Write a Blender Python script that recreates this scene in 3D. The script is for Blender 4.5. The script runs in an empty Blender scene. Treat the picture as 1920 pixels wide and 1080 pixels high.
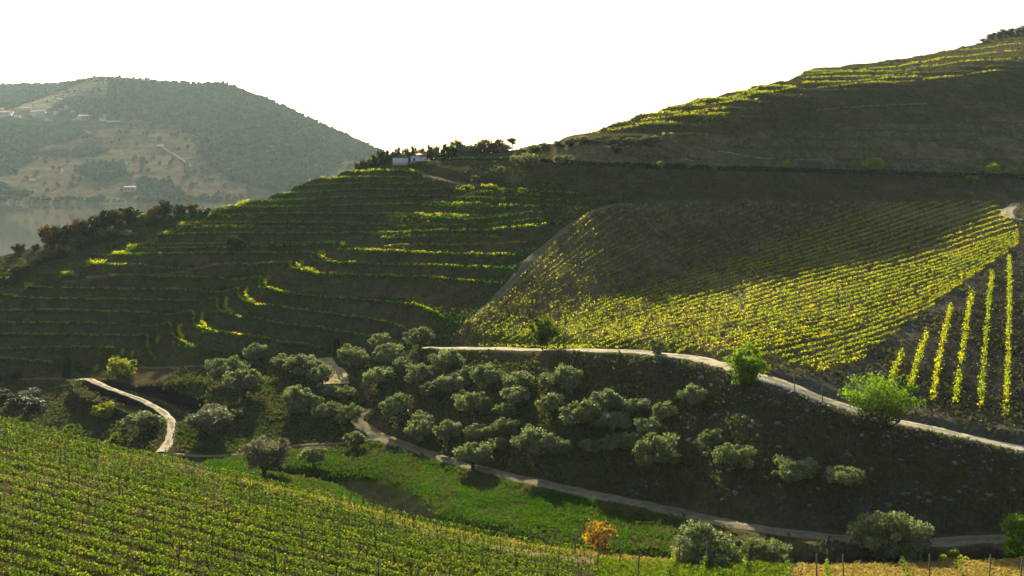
import bpy, math
import numpy as np
from mathutils import Vector
rng = np.random.default_rng(7)
R = math.radians
F = 2059.0          # focal length in photo pixels (1920 wide)
CX, HY = 960.0, 300.0

# ------------------------------------------------------------------ camera, sky, sun, exposure
sc = bpy.context.scene
COL = sc.collection
cam = bpy.data.cameras.new('camera'); cam_o = bpy.data.objects.new('camera', cam); COL.objects.link(cam_o)
cam_o.location = (0, 0, 0); cam_o.rotation_euler = (R(90), 0, 0)
cam.sensor_width = 36.0; cam.lens = 36.0 * F / 1920.0
cam.shift_y = -(540.0 - HY) / 1920.0
cam.clip_start = 0.5; cam.clip_end = 20000
sc.camera = cam_o
SUN_EL, SUN_AZ = 20.5, -12.0        # degrees; azimuth to the right of the view axis (+Y)
w = bpy.data.worlds.new('World'); sc.world = w; w.use_nodes = True
nt = w.node_tree; nt.nodes.clear()
sky = nt.nodes.new('ShaderNodeTexSky'); sky.sky_type = 'NISHITA'; sky.sun_disc = False
sky.sun_elevation = R(SUN_EL); sky.sun_rotation = R(SUN_AZ)
sky.air_density = 1.0; sky.dust_density = 3.0; sky.ozone_density = 1.0; sky.altitude = 150
bg = nt.nodes.new('ShaderNodeBackground'); bg.inputs[1].default_value = 0.055
wo = nt.nodes.new('ShaderNodeOutputWorld')
nt.links.new(sky.outputs[0], bg.inputs[0]); nt.links.new(bg.outputs[0], wo.inputs[0])
sl = bpy.data.lights.new('sun', 'SUN'); sl.energy = 5.0; sl.angle = R(0.5); sl.color = (1.0, 0.9, 0.72)
so = bpy.data.objects.new('sun', sl); COL.objects.link(so)
sd = Vector((math.sin(R(SUN_AZ)) * math.cos(R(SUN_EL)), math.cos(R(SUN_AZ)) * math.cos(R(SUN_EL)), math.sin(R(SUN_EL))))
so.rotation_euler = sd.to_track_quat('Z', 'Y').to_euler(); so.location = (60, 100, 200)
sc.view_settings.view_transform = 'Standard'; sc.view_settings.look = 'None'
sc.view_settings.exposure = 1.5; sc.view_settings.gamma = 1.0
sc.cycles.volume_bounces = 0
sc.cycles.max_bounces = 6; sc.cycles.diffuse_bounces = 3; sc.cycles.transparent_max_bounces = 8

# ------------------------------------------------------------------ small numeric helpers
def lut(tab):
    a = np.array(sorted(tab), float)
    return lambda x: np.interp(x, a[:, 0], a[:, 1])
def _hash(i, j, s):
    n = (i * 374761393 + j * 668265263 + s * 1442695041) & 0x7fffffff
    n = (n ^ (n >> 13)) * 1274126177 & 0x7fffffff
    return ((n ^ (n >> 16)) & 0xffff) / 65535.0
def vnoise(x, y, s=0):
    x = np.asarray(x, float); y = np.asarray(y, float)
    i = np.floor(x).astype(np.int64); j = np.floor(y).astype(np.int64)
    u = x - i; v = y - j; u = u * u * (3 - 2 * u); v = v * v * (3 - 2 * v)
    a = _hash(i, j, s); b = _hash(i + 1, j, s); c = _hash(i, j + 1, s); d = _hash(i + 1, j + 1, s)
    return (a * (1 - u) + b * u) * (1 - v) + (c * (1 - u) + d * u) * v
def fbm(x, y, s=0, o=4):
    t = 0; a = .5
    for k in range(o):
        t = t + a * vnoise(x * 2 ** k, y * 2 ** k, s + k * 17); a *= .5
    return t / (1 - .5 ** o)
def inpoly(x, y, poly):
    p = np.array(poly, float); r = np.zeros(np.shape(x), bool); n = len(p); j = n - 1
    for i in range(n):
        xi, yi = p[i]; xj, yj = p[j]
        c = ((yi > y) != (yj > y)) & (x < (xj - xi) * (y - yi) / (yj - yi + 1e-9) + xi)
        r ^= c; j = i
    return r
def segdist(x, y, line):
    p = np.array(line, float); best = np.full(np.shape(x), 1e9)
    for a, b in zip(p[:-1], p[1:]):
        d = b[:2] - a[:2]; L = (d @ d) + 1e-9
        t = np.clip(((x - a[0]) * d[0] + (y - a[1]) * d[1]) / L, 0, 1)
        best = np.minimum(best, np.hypot(x - a[0] - t * d[0], y - a[1] - t * d[1]))
    return best
def sstep(a, b, x):
    t = np.clip((x - a) / (b - a), 0, 1); return t * t * (3 - 2 * t)
class RBF:
    def __init__(s, P, v, sx=.35, reg=.02):
        P = np.array(P, float) * [sx, 1] / 100.0; s.P = P; s.sx = sx
        n = len(P); K = s.k(P, P) + reg * np.eye(n) * .05
        A = np.zeros((n + 3, n + 3)); A[:n, :n] = K; A[:n, n] = 1; A[:n, n + 1:] = P; A[n, :n] = 1; A[n + 1:, :n] = P.T
        s.c = np.linalg.solve(A, np.concatenate([v, [0, 0, 0]])); s.n = n
    def k(s, a, b):
        r2 = ((a[:, None, :] - b[None]) ** 2).sum(-1) + 1e-12
        return .5 * r2 * np.log(r2)
    def __call__(s, x, y):
        sh = np.shape(x); Q = np.stack([np.ravel(x) * s.sx, np.ravel(y)], 1) / 100.0; out = np.empty(len(Q))
        for i in range(0, len(Q), 20000):
            q = Q[i:i + 20000]
            out[i:i + 20000] = s.k(q, s.P) @ s.c[:s.n] + s.c[s.n] + q @ s.c[s.n + 1:]
        return out.reshape(sh)
def densify(line, step=12.0):
    p = np.array(line, float); out = [p[0]]
    for a, b in zip(p[:-1], p[1:]):
        n = max(1, int(math.hypot(b[0] - a[0], b[1] - a[1]) / step))
        for k in range(1, n + 1): out.append(a + (b - a) * k / n)
    return np.array(out)
def smooth(line, it=2):
    p = np.array(line, float)
    for _ in range(it):
        q = [p[0]]
        for a, b in zip(p[:-1], p[1:]): q += [a * .75 + b * .25, a * .25 + b * .75]
        q.append(p[-1]); p = np.array(q)
    return p

# ------------------------------------------------------------------ the land: three surfaces joined into one ground sheet
# near slope edge
E_y = lut([(-1400, 560), (-600, 650), (-200, 745), (0, 788), (200, 838), (400, 884), (600, 930), (700, 955), (800, 982), (1000, 1022), (1200, 1045), (1400, 1055), (1600, 1060), (1920, 1048), (2600, 1030), (3400, 1020)])
E_D = lut([(-1400, 130), (-600, 125), (0, 115), (200, 112), (400, 108), (600, 104), (800, 100), (1000, 95.5), (1200, 92), (1400, 90), (1600, 90), (1920, 93.5), (3400, 98)])
N_D = lut([(-1400, 60), (-600, 62), (0, 67), (300, 71), (600, 76), (1000, 81), (1400, 85), (1920, 87), (3400, 90)])   # depth at photo row 1080
M0_D = lut([(-1400, 220), (-600, 200), (-200, 188), (0, 177), (100, 166), (200, 154), (300, 139), (400, 126), (500, 118), (600, 111), (700, 105), (800, 101.5), (1000, 96.3), (1200, 92.6), (1400, 90.5), (1600, 90.5), (1920, 94), (3400, 99)])
S_y = lut([(-1400, 600), (-600, 560), (-200, 520), (0, 480), (80, 460), (150, 440), (250, 415), (350, 400), (430, 390), (500, 368), (550, 351), (600, 334), (650, 321), (700, 312), (800, 302), (850, 297), (900, 292), (960, 283), (1000, 274), (1040, 268), (1062, 257), (1100, 246), (1150, 233), (1200, 214), (1300, 187), (1400, 166), (1498, 142), (1512, 130), (1540, 126), (1600, 120), (1700, 108), (1740, 101), (1830, 82), (1860, 70), (1920, 60), (2100, 40), (2500, 15), (3400, 0)])
def chain(y0, D0, segs):
    pts = [(y0, D0)]; D = D0; z = (HY - y0) / F * D0; y = y0
    for yt, s in segs:
        n = max(1, int(abs(yt - y) / 45))
        for k in range(1, n + 1):
            yy = y + (yt - y) * k / n; kk = (HY - yy) / F
            pts.append((yy, (z - s * D) / (kk - s)))
        kk = (HY - yt) / F; D2 = (z - s * D) / (kk - s); z = z + s * (D2 - D); D = D2; y = yt
    return pts
CH = {
 3400: (1020, 100, [(880, .42), (500, .15), (420, .3), (350, .34), (60, .42), (10, .2)]),
 2500: (1020, 100, [(870, .42), (480, .15), (400, .3), (345, .34), (60, .42), (18, .2)]),
 1920: (1012, 101, [(840, .42), (450, .15), (385, .15), (337, .2), (95, .36), (60, .2)]),
 1800: (1015, 100, [(816, .42), (545, .15), (400, .15), (378, .15), (334, .2), (118, .355), (88, .2)]),
 1700: (1015, 100, [(797, .43), (610, .15), (430, .15), (378, .16), (331, .2), (138, .35), (108, .2)]),
 1620: (1010, 100, [(778, .42), (640, .17), (415, .15), (378, .17), (328, .2), (147, .345), (119, .2)]),
 1540: (1008, 100, [(750, .42), (700, .2), (430, .15), (378, .2), (326, .21), (155, .335), (126, .2)]),
 1470: (1000, 101, [(724, .45), (450, .15), (378, .3), (323, .23), (172, .33), (149, .2)]),
 1400: (990, 102, [(700, .46), (475, .14), (378, .41), (321, .25), (192, .33), (166, .2)]),
 1300: (968, 108, [(673, .46), (505, .15), (378, .43), (316, .3), (210, .34), (187, .2)]),
 1250: (957, 110, [(666, .46), (520, .155), (378, .43), (314, .34), (221, .35), (200, .2)]),
 1200: (945, 113, [(660, .44), (535, .16), (378, .43), (312, .37), (232, .37), (214, .2)]),
 1100: (925, 116, [(655, .40), (570, .17), (390, .42), (307, .40), (262, .38), (246, .2)]),
 1000: (903, 121, [(655, .28), (600, .2), (470, .41), (381, .42), (303, .40), (274, .2)]),
 900: (880, 128, [(654, .24), (590, .3), (500, .42), (380, .41), (366, .43), (352, .22), (303, .38), (292, .15)]),
 800: (850, 138, [(652, .22), (560, .42), (430, .42), (397, .43), (380, .2), (350, .42), (305, .38), (302, .1)]),
 700: (815, 148, [(660, .17), (560, .43), (445, .43), (427, .2), (350, .43), (314, .38)]),
 620: (833, 144, [(665, .14), (560, .43), (478, .43), (462, .2), (400, .43), (328, .41)]),
 550: (840, 142, [(672, .12), (600, .45), (505, .45), (488, .15), (420, .43), (352, .40)]),
 480: (848, 140, [(682, .1), (605, .45), (548, .5), (525, .13), (430, .43), (382, .42), (375, .22)]),
 430: (855, 138, [(685, .08), (600, .45), (582, .42), (548, .12), (450, .43), (398, .41), (390, .2)]),
 380: (855, 138, [(688, .07), (640, .4), (618, .36), (578, .12), (480, .42), (413, .40), (396, .2)]),
 330: (845, 142, [(690, .05), (648, .36), (608, .1), (500, .41), (431, .40), (403, .2)]),
 270: (820, 152, [(693, .04), (680, .2), (640, .1), (520, .40), (458, .40), (412, .22)]),
 200: (800, 162, [(704, .04), (640, .36), (520, .39), (488, .40), (426, .2)]),
 100: (780, 174, [(710, .05), (630, .38), (540, .39), (525, .4), (455, .2)]),
 0: (765, 183, [(712, .08), (630, .38), (556, .39), (480, .2)]),
 -200: (750, 195, [(715, .08), (620, .33), (520, .3)]),
 -600: (740, 205, [(600, .3), (560, .2)]),
 -1400: (740, 215, [(600, .2)]),
}
P = []; V = []
for px, (y0, D0, segs) in CH.items():
    for y, D in chain(y0, D0, segs): P.append((px, y)); V.append(math.log(D))
for px in [-1400, -600, -200, 0, 100, 200, 300, 400, 500, 600, 700, 800, 1000, 1200, 1400, 1600, 1920, 2500, 3400]:
    P.append((px, float(E_y(px)))); V.append(math.log(float(M0_D(px))))
rbfM = RBF(P, np.array(V))

cols = np.concatenate([np.arange(-1400, -80, 40), np.arange(-80, 2000, 4.0), np.arange(2000, 3401, 40)])
C = len(cols)
NR, BR, MR, HR, FR = 130, 10, 390, 30, 150
# sheet N : photo rows 1800 .. edge
sN = np.linspace(0, 1, NR)[:, None]
yN = 1080 + 900 * (1 - sN) ** 2.2 * 1.0
Ec, EDc, NDc = E_y(cols)[None], E_D(cols)[None], N_D(cols)[None]
yN = Ec + (1900 - Ec) * (1 - sN) ** 1.6
# depth along the near slope: 1/D linear in row between edge and row 1080, extrapolated below
q = (yN - Ec) / (1080 - Ec + 60)
q0 = 60 / (1080 - Ec + 60)
kE = (HY - Ec) / F; zE = kE * EDc; k8 = (HY - 1080) / F; z8 = k8 * NDc
sl_ = (zE - z8) / (EDc - NDc); sl_ = np.clip(sl_, -.35, .1)
kk = (HY - yN) / F
DN = (zE - sl_ * EDc) / (kk - sl_)
DN = np.maximum(DN, 8)
ZN = kk * DN
XN = (cols[None] - CX) / F * DN
cam_row_D = np.full((1, C), 3.0)
# sheet M
sM = np.linspace(0, 1, MR)[:, None]
Sc = S_y(cols)[None]
L0 = Ec + np.where(cols < 650, 5.0, 0.6)[None]
yM = L0 + (Sc - L0) * sM
DM = np.exp(rbfM(np.broadcast_to(cols[None], yM.shape), yM))
DM = np.maximum.accumulate(DM, axis=0) + sM * .5
DM = np.maximum(DM, EDc * 1.004 + sM)
ZM = (HY - yM) / F * DM
# bridge between N edge and M start (hidden dip)
tb = (np.arange(1, BR + 1) / (BR + 1))[:, None]
DB = EDc + (DM[:1] - EDc) * tb; ZB = zE + (ZM[:1] - zE) * tb - np.sin(tb * math.pi) * (DM[:1] - EDc) * .05
# behind the crest, falling to the river valley
th = (np.arange(1, HR + 1) / HR)[:, None]
Dc = DM[-1:]; Zc = ZM[-1:]
riverside = sstep(900, 300, cols)[None]
Dh_end = 620.0
Zend = -56.0 * riverside + (-30.0) * (1 - riverside)
DH = Dc + (Dh_end - Dc) * th ** 1.5
ZH = Zc + (Zend - 4 - Zc) * sstep(0, 1, th) - th * (1 - th) * 12
# far land
FS_y = lut([(-1400, 200), (-600, 175), (-200, 160), (0, 159), (100, 158), (150, 148), (185, 142), (250, 146), (300, 150), (370, 158), (400, 155), (440, 160), (480, 177), (520, 195), (560, 213), (600, 233), (640, 251), (680, 269), (700, 279), (730, 292), (780, 325), (900, 345), (3400, 350)])
FS_D = lut([(-1400, 2900), (0, 2800), (110, 2600), (185, 2350), (300, 2300), (420, 2150), (560, 2000), (700, 1800), (900, 1800), (3400, 1800)])
FB_D = 1381.0
tf = (np.arange(0, FR) / (FR - 1.0))[:, None]
# first part: river bed 620..1381, then bank and hill
nb = 25
Dbed = 620 + (FB_D - 620) * (np.arange(1, nb + 1) / nb)[:, None]
Dbed = Dbed + np.zeros((1, C))
Zbed = np.full((nb, C), 0.0) + (-60 * riverside - 34 * (1 - riverside)) - 3 * np.sin(np.arange(1, nb + 1) / nb * math.pi)[:, None]
Zbed[-1] = np.where(riverside[0] > .5, -55.5, Zbed[-1])
FSc, FDc = FS_y(cols)[None], FS_D(cols)[None]
zt = (HY - FSc) / F * FDc
tf = (np.arange(1, FR + 1) / FR)[:, None]
z0 = -53.7 * riverside - 34 * (1 - riverside)
DF = FB_D + 4 + (FDc - FB_D) * tf ** 0.95
shape = tf ** 0.9
ZF = z0 + (zt - z0) * (shape * .8 + .2 * sstep(0, 1, tf))
relief = (fbm(cols[None] / 130., DF / 170., 3) - .5) * 34 * np.sin(tf * math.pi) + (fbm(cols[None] / 40., DF / 60., 5) - .5) * 4 * np.sin(tf * math.pi)
ZF = ZF + relief * sstep(1000, 500, cols)[None]
# keep the far hill under its own skyline ray
ZF = np.minimum(ZF, (HY - FSc) / F * DF - (1 - tf) * 3)
nk = 12
tk = (np.arange(1, nk + 1) / nk)[:, None]
DK = FDc + tk * 6000; ZK = zt - sstep(0, .4, tk) * (zt + 60)
# foot under the camera
D0r = np.array([[-30.0], [2.0], [5.0]]) + np.zeros((1, C)); Z0r = np.array([[-1.7], [-1.7], [-6.0]]) + np.zeros((1, C))
X_foot = (cols[None] - CX) / F * np.array([[12.0], [12.0], [12.0]])
Dall = np.vstack([D0r, DN, DB, DM, DH, Dbed, DF, DK])
Zall = np.vstack([Z0r, ZN, ZB, ZM, ZH, Zbed, ZF, ZK])
iN = 3; iB = iN + NR; iM = iB + BR; iH = iM + MR; iBed = iH + HR; iF = iBed + nb; iK = iF + FR
Xall = (cols[None] - CX) / F * Dall; Xall[:3] = X_foot
yAll = HY - Zall / np.maximum(Dall, 1) * F       # photo row of each smooth grid point
PXall = np.broadcast_to(cols[None], Dall.shape)

def _ci(px):
    px = np.clip(px, cols[0], cols[-1] - .01); c = np.clip(np.searchsorted(cols, px, side='right') - 1, 0, C - 2)
    return c, (px - cols[c]) / (cols[c + 1] - cols[c])
def _bil(A, r, px):
    c, u = _ci(px); r = np.clip(r, 0, A.shape[0] - 1.001); i = r.astype(int); v = r - i
    return (A[i, c] * (1 - u) + A[i, c + 1] * u) * (1 - v) + (A[i + 1, c] * (1 - u) + A[i + 1, c + 1] * u) * v
def at(px, y, sheet='M'):
    """photo pixel -> point on the land (the pixel only picks the place; everything stands on the ground there)"""
    px = np.atleast_1d(np.asarray(px, float)); y = np.atleast_1d(np.asarray(y, float))
    if sheet == 'M':
        l = E_y(px) + np.where(px < 650, 5.0, .6); s = (y - l) / (S_y(px) - l); r = iM + np.clip(s, 0, 1) * (MR - 1)
    elif sheet == 'N':
        e = E_y(px); s = 1 - np.clip((y - e) / (1900 - e), 0, 1) ** (1 / 1.6); r = iN + s * (NR - 1)
    else:
        r = np.empty(len(px))
        for k in range(len(px)):
            c, u = _ci(px[k]); c = int(c)
            yy = yAll[iF:iK, c]; j = int(np.argmin(np.abs(yy - y[k]))); r[k] = iF + j
    D = _bil(Dall, r, px)
    X = (px - CX) / F * D; Z = ground_z(X, D)
    return np.stack([X, D, Z], 1)
def ground_z(X, D):
    X = np.atleast_1d(X); D = np.atleast_1d(D); px = CX + F * X / D; c, u = _ci(px); z = np.zeros(len(X))
    def colz(cc):
        out = np.empty(len(cc))
        for k in np.unique(cc):
            m = cc == k; out[m] = np.interp(D[m], Dall[iN:, k], Zdisp[iN:, k])
        return out
    return colz(c) * (1 - u) + colz(c + 1) * u

# ---- terraces
SPUR = [  # (u, line)  contour rows of the terraced spur and hillside in photo coordinates
 (0, [(0, 673), (67, 678), (115, 684)]), (1, [(0, 655), (133, 651), (222, 655)]),
 (2, [(0, 629), (111, 629), (262, 630), (279, 627), (274, 655), (295, 680)]),
 (3, [(0, 608), (244, 607), (310, 610), (321, 603), (320, 630), (345, 645), (370, 655)]),
 (4, [(0, 583), (178, 584), (340, 590), (365, 581), (362, 606), (372, 616), (395, 622), (500, 637), (630, 658)]),
 (5, [(5, 554), (45, 560), (90, 562), (355, 565), (395, 562), (410, 555), (405, 577), (415, 588), (480, 600), (620, 620), (690, 630), (768, 650)]),
 (6, [(47, 539), (89, 541), (333, 544), (435, 546), (450, 539), (445, 555), (460, 568), (520, 576), (640, 592), (730, 604), (790, 630)]),
 (7, [(122, 516), (191, 518), (400, 522), (480, 523), (497, 519), (481, 533), (500, 542), (540, 552), (640, 563), (760, 568), (800, 581), (838, 601)]),
 (8, [(178, 497), (300, 497), (430, 497), (535, 494), (555, 490), (536, 498), (560, 508), (600, 515), (700, 518), (860, 524), (905, 531)]),
 (9, [(225, 477), (400, 475), (575, 476), (595, 473), (578, 481), (600, 491), (640, 494), (780, 498), (930, 503)]),
 (10, [(250, 466), (450, 462), (615, 459), (633, 455), (621, 462), (645, 469), (720, 472), (850, 478), (960, 479)]),
 (10.5, [(283, 453), (450, 451), (640, 449)]), (10.5, [(718, 458), (760, 453), (900, 452), (990, 447)]),
 (11, [(310, 440), (450, 438), (668, 437), (780, 434), (880, 431), (1000, 424), (1040, 416)]),
 (12, [(345, 426), (500, 425), (700, 427), (760, 424)]), (12.6, [(380, 411), (550, 410), (728, 413), (776, 418), (900, 417), (1000, 405)]),
 (13.5, [(412, 397), (600, 394), (770, 395), (890, 399), (1010, 392)]), (14.5, [(445, 384), (600, 380), (810, 375), (990, 381), (1060, 383)]),
 (15.6, [(490, 370), (650, 364), (840, 362), (960, 365), (1080, 371)]), (16.5, [(525, 358), (700, 349), (850, 353), (1015, 352), (1100, 360)]),
 (17.5, [(580, 341), (700, 339), (800, 341)]), (18.3, [(595, 332), (680, 330), (780, 333)]), (19.3, [(645, 320), (720, 317), (805, 320)])]
PU = []; VU = []
for u_, l in SPUR:
    for p in densify(l, 45): PU.append(tuple(p)); VU.append(float(u_))
PU += [(1000, 640), (1100, 600), (0, 712), (300, 700), (600, 668)]; VU += [4.0, 6.0, -1.0, 1.2, 3.4]
rbfU = RBF(PU, np.array(VU), reg=.3)
TERR = [(-400, 700), (0, 700), (180, 698), (300, 688), (630, 664), (800, 652), (850, 636), (1000, 480), (1120, 385), (1170, 378), (1040, 345), (850, 340), (800, 306), (650, 318), (450, 384), (300, 410), (150, 450), (60, 500), (-400, 560)]
XM, YM_, yMs, pM = Xall[iM:iH], Dall[iM:iH], yAll[iM:iH], PXall[iM:iH]
U = rbfU(pM, yMs)
jit = (fbm(XM / 14, YM_ / 9, 11) - .5) * .25
fr = (U + 0) % 1.0
b_ = .62
prof = np.where(fr < b_, -fr, -b_ * (1 - fr) / (1 - b_))
mT = inpoly(pM, yMs, TERR).astype(float)
for _ in range(3): mT[1:-1, 1:-1] = (mT[1:-1, 1:-1] * 2 + mT[2:, 1:-1] + mT[:-2, 1:-1] + mT[1:-1, 2:] + mT[1:-1, :-2]) / 6
Zdisp = Zall.copy()
ZMd = ZM + prof * 1.75 * mT
# right hill terraces
RH = sstep(330, 300, yMs) * sstep(980, 1100, pM)
uh = (ZM + (fbm(XM / 60, YM_ / 60, 4) - .5) * 1.2) / 2.6; fh = uh % 1
ph = np.where(fh < .55, -fh, -.55 * (1 - fh) / .45)
ZMd += ph * 1.5 * RH * sstep(0, 60, yMs - S_y(pM) + 40)
# world polylines for streams and roads, cut into the land
def world(line, sheet='M', step=10): 
    l = densify(smooth(line, 2), step); return at(l[:, 0], l[:, 1], sheet)
STREAM = [(520, 878), (600, 886), (680, 897), (735, 915), (770, 945), (810, 968), (900, 993), (1000, 1014), (1100, 1033), (1180, 1043), (1400, 1052), (1560, 1043), (1700, 1040), (1920, 1036), (2200, 1030)]
sw = world(STREAM)
ds = segdist(XM, YM_, sw)
swid = 1.7 + 2.8 * np.exp(-((pM - 700) / 110.) ** 2)
ZMd -= 2.1 * np.exp(-(ds / swid) ** 2) * sstep(2600, 2000, pM)
HOLLOWZ = -37.9  # level of the dark sheet that stands in for the hollow's shade
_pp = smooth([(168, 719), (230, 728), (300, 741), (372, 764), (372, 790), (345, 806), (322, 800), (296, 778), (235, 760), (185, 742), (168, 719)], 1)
_pd = HOLLOWZ * F / (HY - _pp[:, 1]); HOLLOW = np.stack([(_pp[:, 0] - CX) / F * _pd, _pd], 1)
_in = inpoly(XM, YM_, HOLLOW); dh_ = np.where(_in, 0, segdist(XM, YM_, HOLLOW))
ZMd = np.minimum(ZMd, HOLLOWZ - 1.0 * _in - .1 + dh_ * .9)
ZMd = np.where((~_in) & (dh_ < 3.2), np.maximum(ZMd, np.where(dh_ > .3, HOLLOWZ + .3, -99)), ZMd)
ZMd += (fbm(XM / 3.0, YM_ / 3.0, 21, 5) - .5) * .5
ZMd += (fbm(XM / 22.0, YM_ / 22.0, 23, 3) - .5) * .45 * (1 - mT) * sstep(95, 120, YM_)
Zdisp[iM:iH] = ZMd
Zdisp[iN:iB] += (fbm(Xall[iN:iB] / 3, Dall[iN:iB] / 3, 31, 4) - .5) * .3

# roads as world lines
ROADS = {
 'upper_track': ([(800, 654), (880, 652), (960, 654), (1100, 655), (1200, 661), (1300, 673), (1370, 689), (1450, 715), (1550, 753), (1650, 786), (1750, 807), (1920, 842), (2100, 878)], 1.6),
 'valley_track': ([(690, 764), (672, 778), (668, 790), (690, 810), (735, 828), (800, 850), (900, 880), (1000, 903), (1100, 925), (1250, 957), (1400, 990), (1500, 1005), (1600, 1012), (1700, 1018), (1850, 1013), (2100, 1015)], 1.35),
 'side_path': ([(700, 824), (650, 832), (560, 834), (480, 848), (400, 856), (330, 852)], .55),
 'curved_track': ([(128, 712), (142, 716), (150, 728), (200, 748), (290, 765), (318, 785), (324, 810), (315, 835), (303, 850)], .75),
 'foot_path': ([(-60, 712), (60, 711), (130, 710)], .5),
 'terrace_path': ([(262, 693), (340, 689), (460, 683), (560, 676), (625, 667)], .5),
 'hill_path': ([(118, 524), (200, 517), (290, 508), (400, 498), (520, 480)], .45),
 'bright_path': ([(606, 672), (620, 690), (632, 712), (628, 722)], 2.1),
 'field_gap': ([(885, 603), (905, 583), (930, 560), (985, 500), (1030, 450), (1075, 410), (1130, 388), (1180, 380)], 1.1),
 'house_path': ([(795, 318), (830, 335), (860, 342), (930, 347)], 1.2),
 'hairpin_track': ([(1905, 380), (1885, 398), (1893, 412), (1925, 416), (1990, 408)], 1.3),
 'slope_track': ([(1347, 280), (1400, 289), (1450, 294), (1500, 297), (1560, 300)], .75),
 'hedge_road': ([(800, 303), (900, 302), (1000, 303), (1200, 312), (1400, 321), (1600, 328), (1920, 337), (2300, 345)], 1.6),
}
Zdisp[iM:iH] = ZMd
RW = {k: world(l, 'M', 6) for k, (l, wd) in ROADS.items()}
for k in RW:
    z = RW[k][:, 2]; m = min(5, len(z) // 3); zp = np.pad(z, m, mode='edge'); RW[k][:, 2] = np.convolve(zp, np.ones(2 * m + 1) / (2 * m + 1), 'valid')
q_ = RW['curved_track']; m_ = segdist(q_[:, 0], q_[:, 1], HOLLOW) < 5.5; q_[:, 2] = np.where(m_, np.maximum(q_[:, 2], HOLLOWZ + .9), q_[:, 2]); q_[:, 2] = np.convolve(np.pad(q_[:, 2], 2, mode='edge'), np.ones(5) / 5, 'valid')
for k, (l, wd) in ROADS.items():      # level the land across each track
    p = RW[k]; d = segdist(XM, YM_, p)
    sg = np.concatenate([[0], np.cumsum(np.hypot(*np.diff(p[:, :2], axis=0).T))]); qq = np.arange(0, sg[-1], .3); p = np.stack([np.interp(qq, sg, p[:, j]) for j in range(3)], 1)
    near = d < wd * 2.2
    if near.any():
        xs, ys = XM[near], YM_[near]
        dd = (xs[:, None] - p[None, :, 0]) ** 2 + (ys[:, None] - p[None, :, 1]) ** 2
        z = p[np.argmin(dd, 1), 2]; t = 1 - sstep(wd * 1.0, wd * 2.1, d[near])
        ZMd[near] = ZMd[near] * (1 - t) + z * t
Zdisp[iM:iH] = ZMd

# ------------------------------------------------------------------ materials
def mat(name, rough=.9, spec=.2):
    m = bpy.data.materials.new(name); m.use_nodes = True; t = m.node_tree; b = t.nodes['Principled BSDF']
    b.inputs['Roughness'].default_value = rough; b.inputs['Specular IOR Level'].default_value = spec
    return m, t, b
def ramp(t, src, stops):
    r = t.nodes.new('ShaderNodeValToRGB'); e = r.color_ramp.elements
    while len(e) < len(stops): e.new(.5)
    for k, (p, c) in enumerate(stops): e[k].position = p; e[k].color = (*c, 1)
    t.links.new(src, r.inputs[0]); return r.outputs[0]
def noise(t, vec, scale, detail=4, rough=.6):
    n = t.nodes.new('ShaderNodeTexNoise'); n.inputs['Scale'].default_value = scale; n.inputs['Detail'].default_value = detail; n.inputs['Roughness'].default_value = rough
    if vec is not None: t.links.new(vec, n.inputs['Vector'])
    return n.outputs[0]
def mixc(t, fac, a, b, mode='MIX'):
    m = t.nodes.new('ShaderNodeMix'); m.data_type = 'RGBA'; m.blend_type = mode
    for i, v in ((0, fac), (6, a), (7, b)):
        if hasattr(v, 'is_linked') or hasattr(v, 'links'): t.links.new(v, m.inputs[i])
        elif isinstance(v, (int, float)): m.inputs[i].default_value = v
        else: m.inputs[i].default_value = (*v, 1)
    return m.outputs[2]
def bump(t, b, h, strength, dist):
    n = t.nodes.new('ShaderNodeBump'); n.inputs['Strength'].default_value = strength; n.inputs['Distance'].default_value = dist
    t.links.new(h, n.inputs['Height']); t.links.new(n.outputs[0], b.inputs['Normal'])
def plain(name, col, rough=.85, var=.25, scale=3.0, spec=.2, bmp=0):
    m, t, b = mat(name, rough, spec)
    g = t.nodes.new('ShaderNodeNewGeometry').outputs['Position']
    n = noise(t, g, scale, 5)
    lo = tuple(c * (1 - var) for c in col); hi = tuple(min(1, c * (1 + var)) for c in col)
    t.links.new(ramp(t, n, [(.3, lo), (.7, hi)]), b.inputs['Base Color'])
    if bmp: bump(t, b, n, bmp, .05)
    return m
def leafmat(name, cols3, trans=.45, rough=.6, tint=(1.0, 1.0, .55)):
    """thin leaves: reflects and lets light through; hue differs from leaf to leaf and plant to plant"""
    m, t, b = mat(name, rough, .06)
    a = t.nodes.new('ShaderNodeAttribute'); a.attribute_name = 'rnd'
    oi = t.nodes.new('ShaderNodeObjectInfo')
    mm = t.nodes.new('ShaderNodeMath'); mm.operation = 'MULTIPLY_ADD'; t.links.new(oi.outputs['Random'], mm.inputs[0]); mm.inputs[1].default_value = .24
    t.links.new(a.outputs['Fac'], mm.inputs[2])
    sb = t.nodes.new('ShaderNodeMath'); sb.operation = 'SUBTRACT'; t.links.new(mm.outputs[0], sb.inputs[0]); sb.inputs[1].default_value = .12
    c = ramp(t, sb.outputs[0], [(0, cols3[0]), (.55, cols3[1]), (1, cols3[2])])
    t.links.new(c, b.inputs['Base Color'])
    tr = t.nodes.new('ShaderNodeBsdfTranslucent'); c2 = mixc(t, 1.0, c, tint, 'MULTIPLY')
    t.links.new(c2, tr.inputs['Color'])
    mx = t.nodes.new('ShaderNodeMixShader'); mx.inputs[0].default_value = trans
    t.links.new(b.outputs[0], mx.inputs[1]); t.links.new(tr.outputs[0], mx.inputs[2])
    t.links.new(mx.outputs[0], t.nodes['Material Output'].inputs['Surface'])
    return m
M = {}
M['vine'] = leafmat('vine_leaf', [(.05, .10, .008), (.105, .165, .01), (.24, .22, .015)], .65, tint=(3.9, 2.85, .35))
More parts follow.
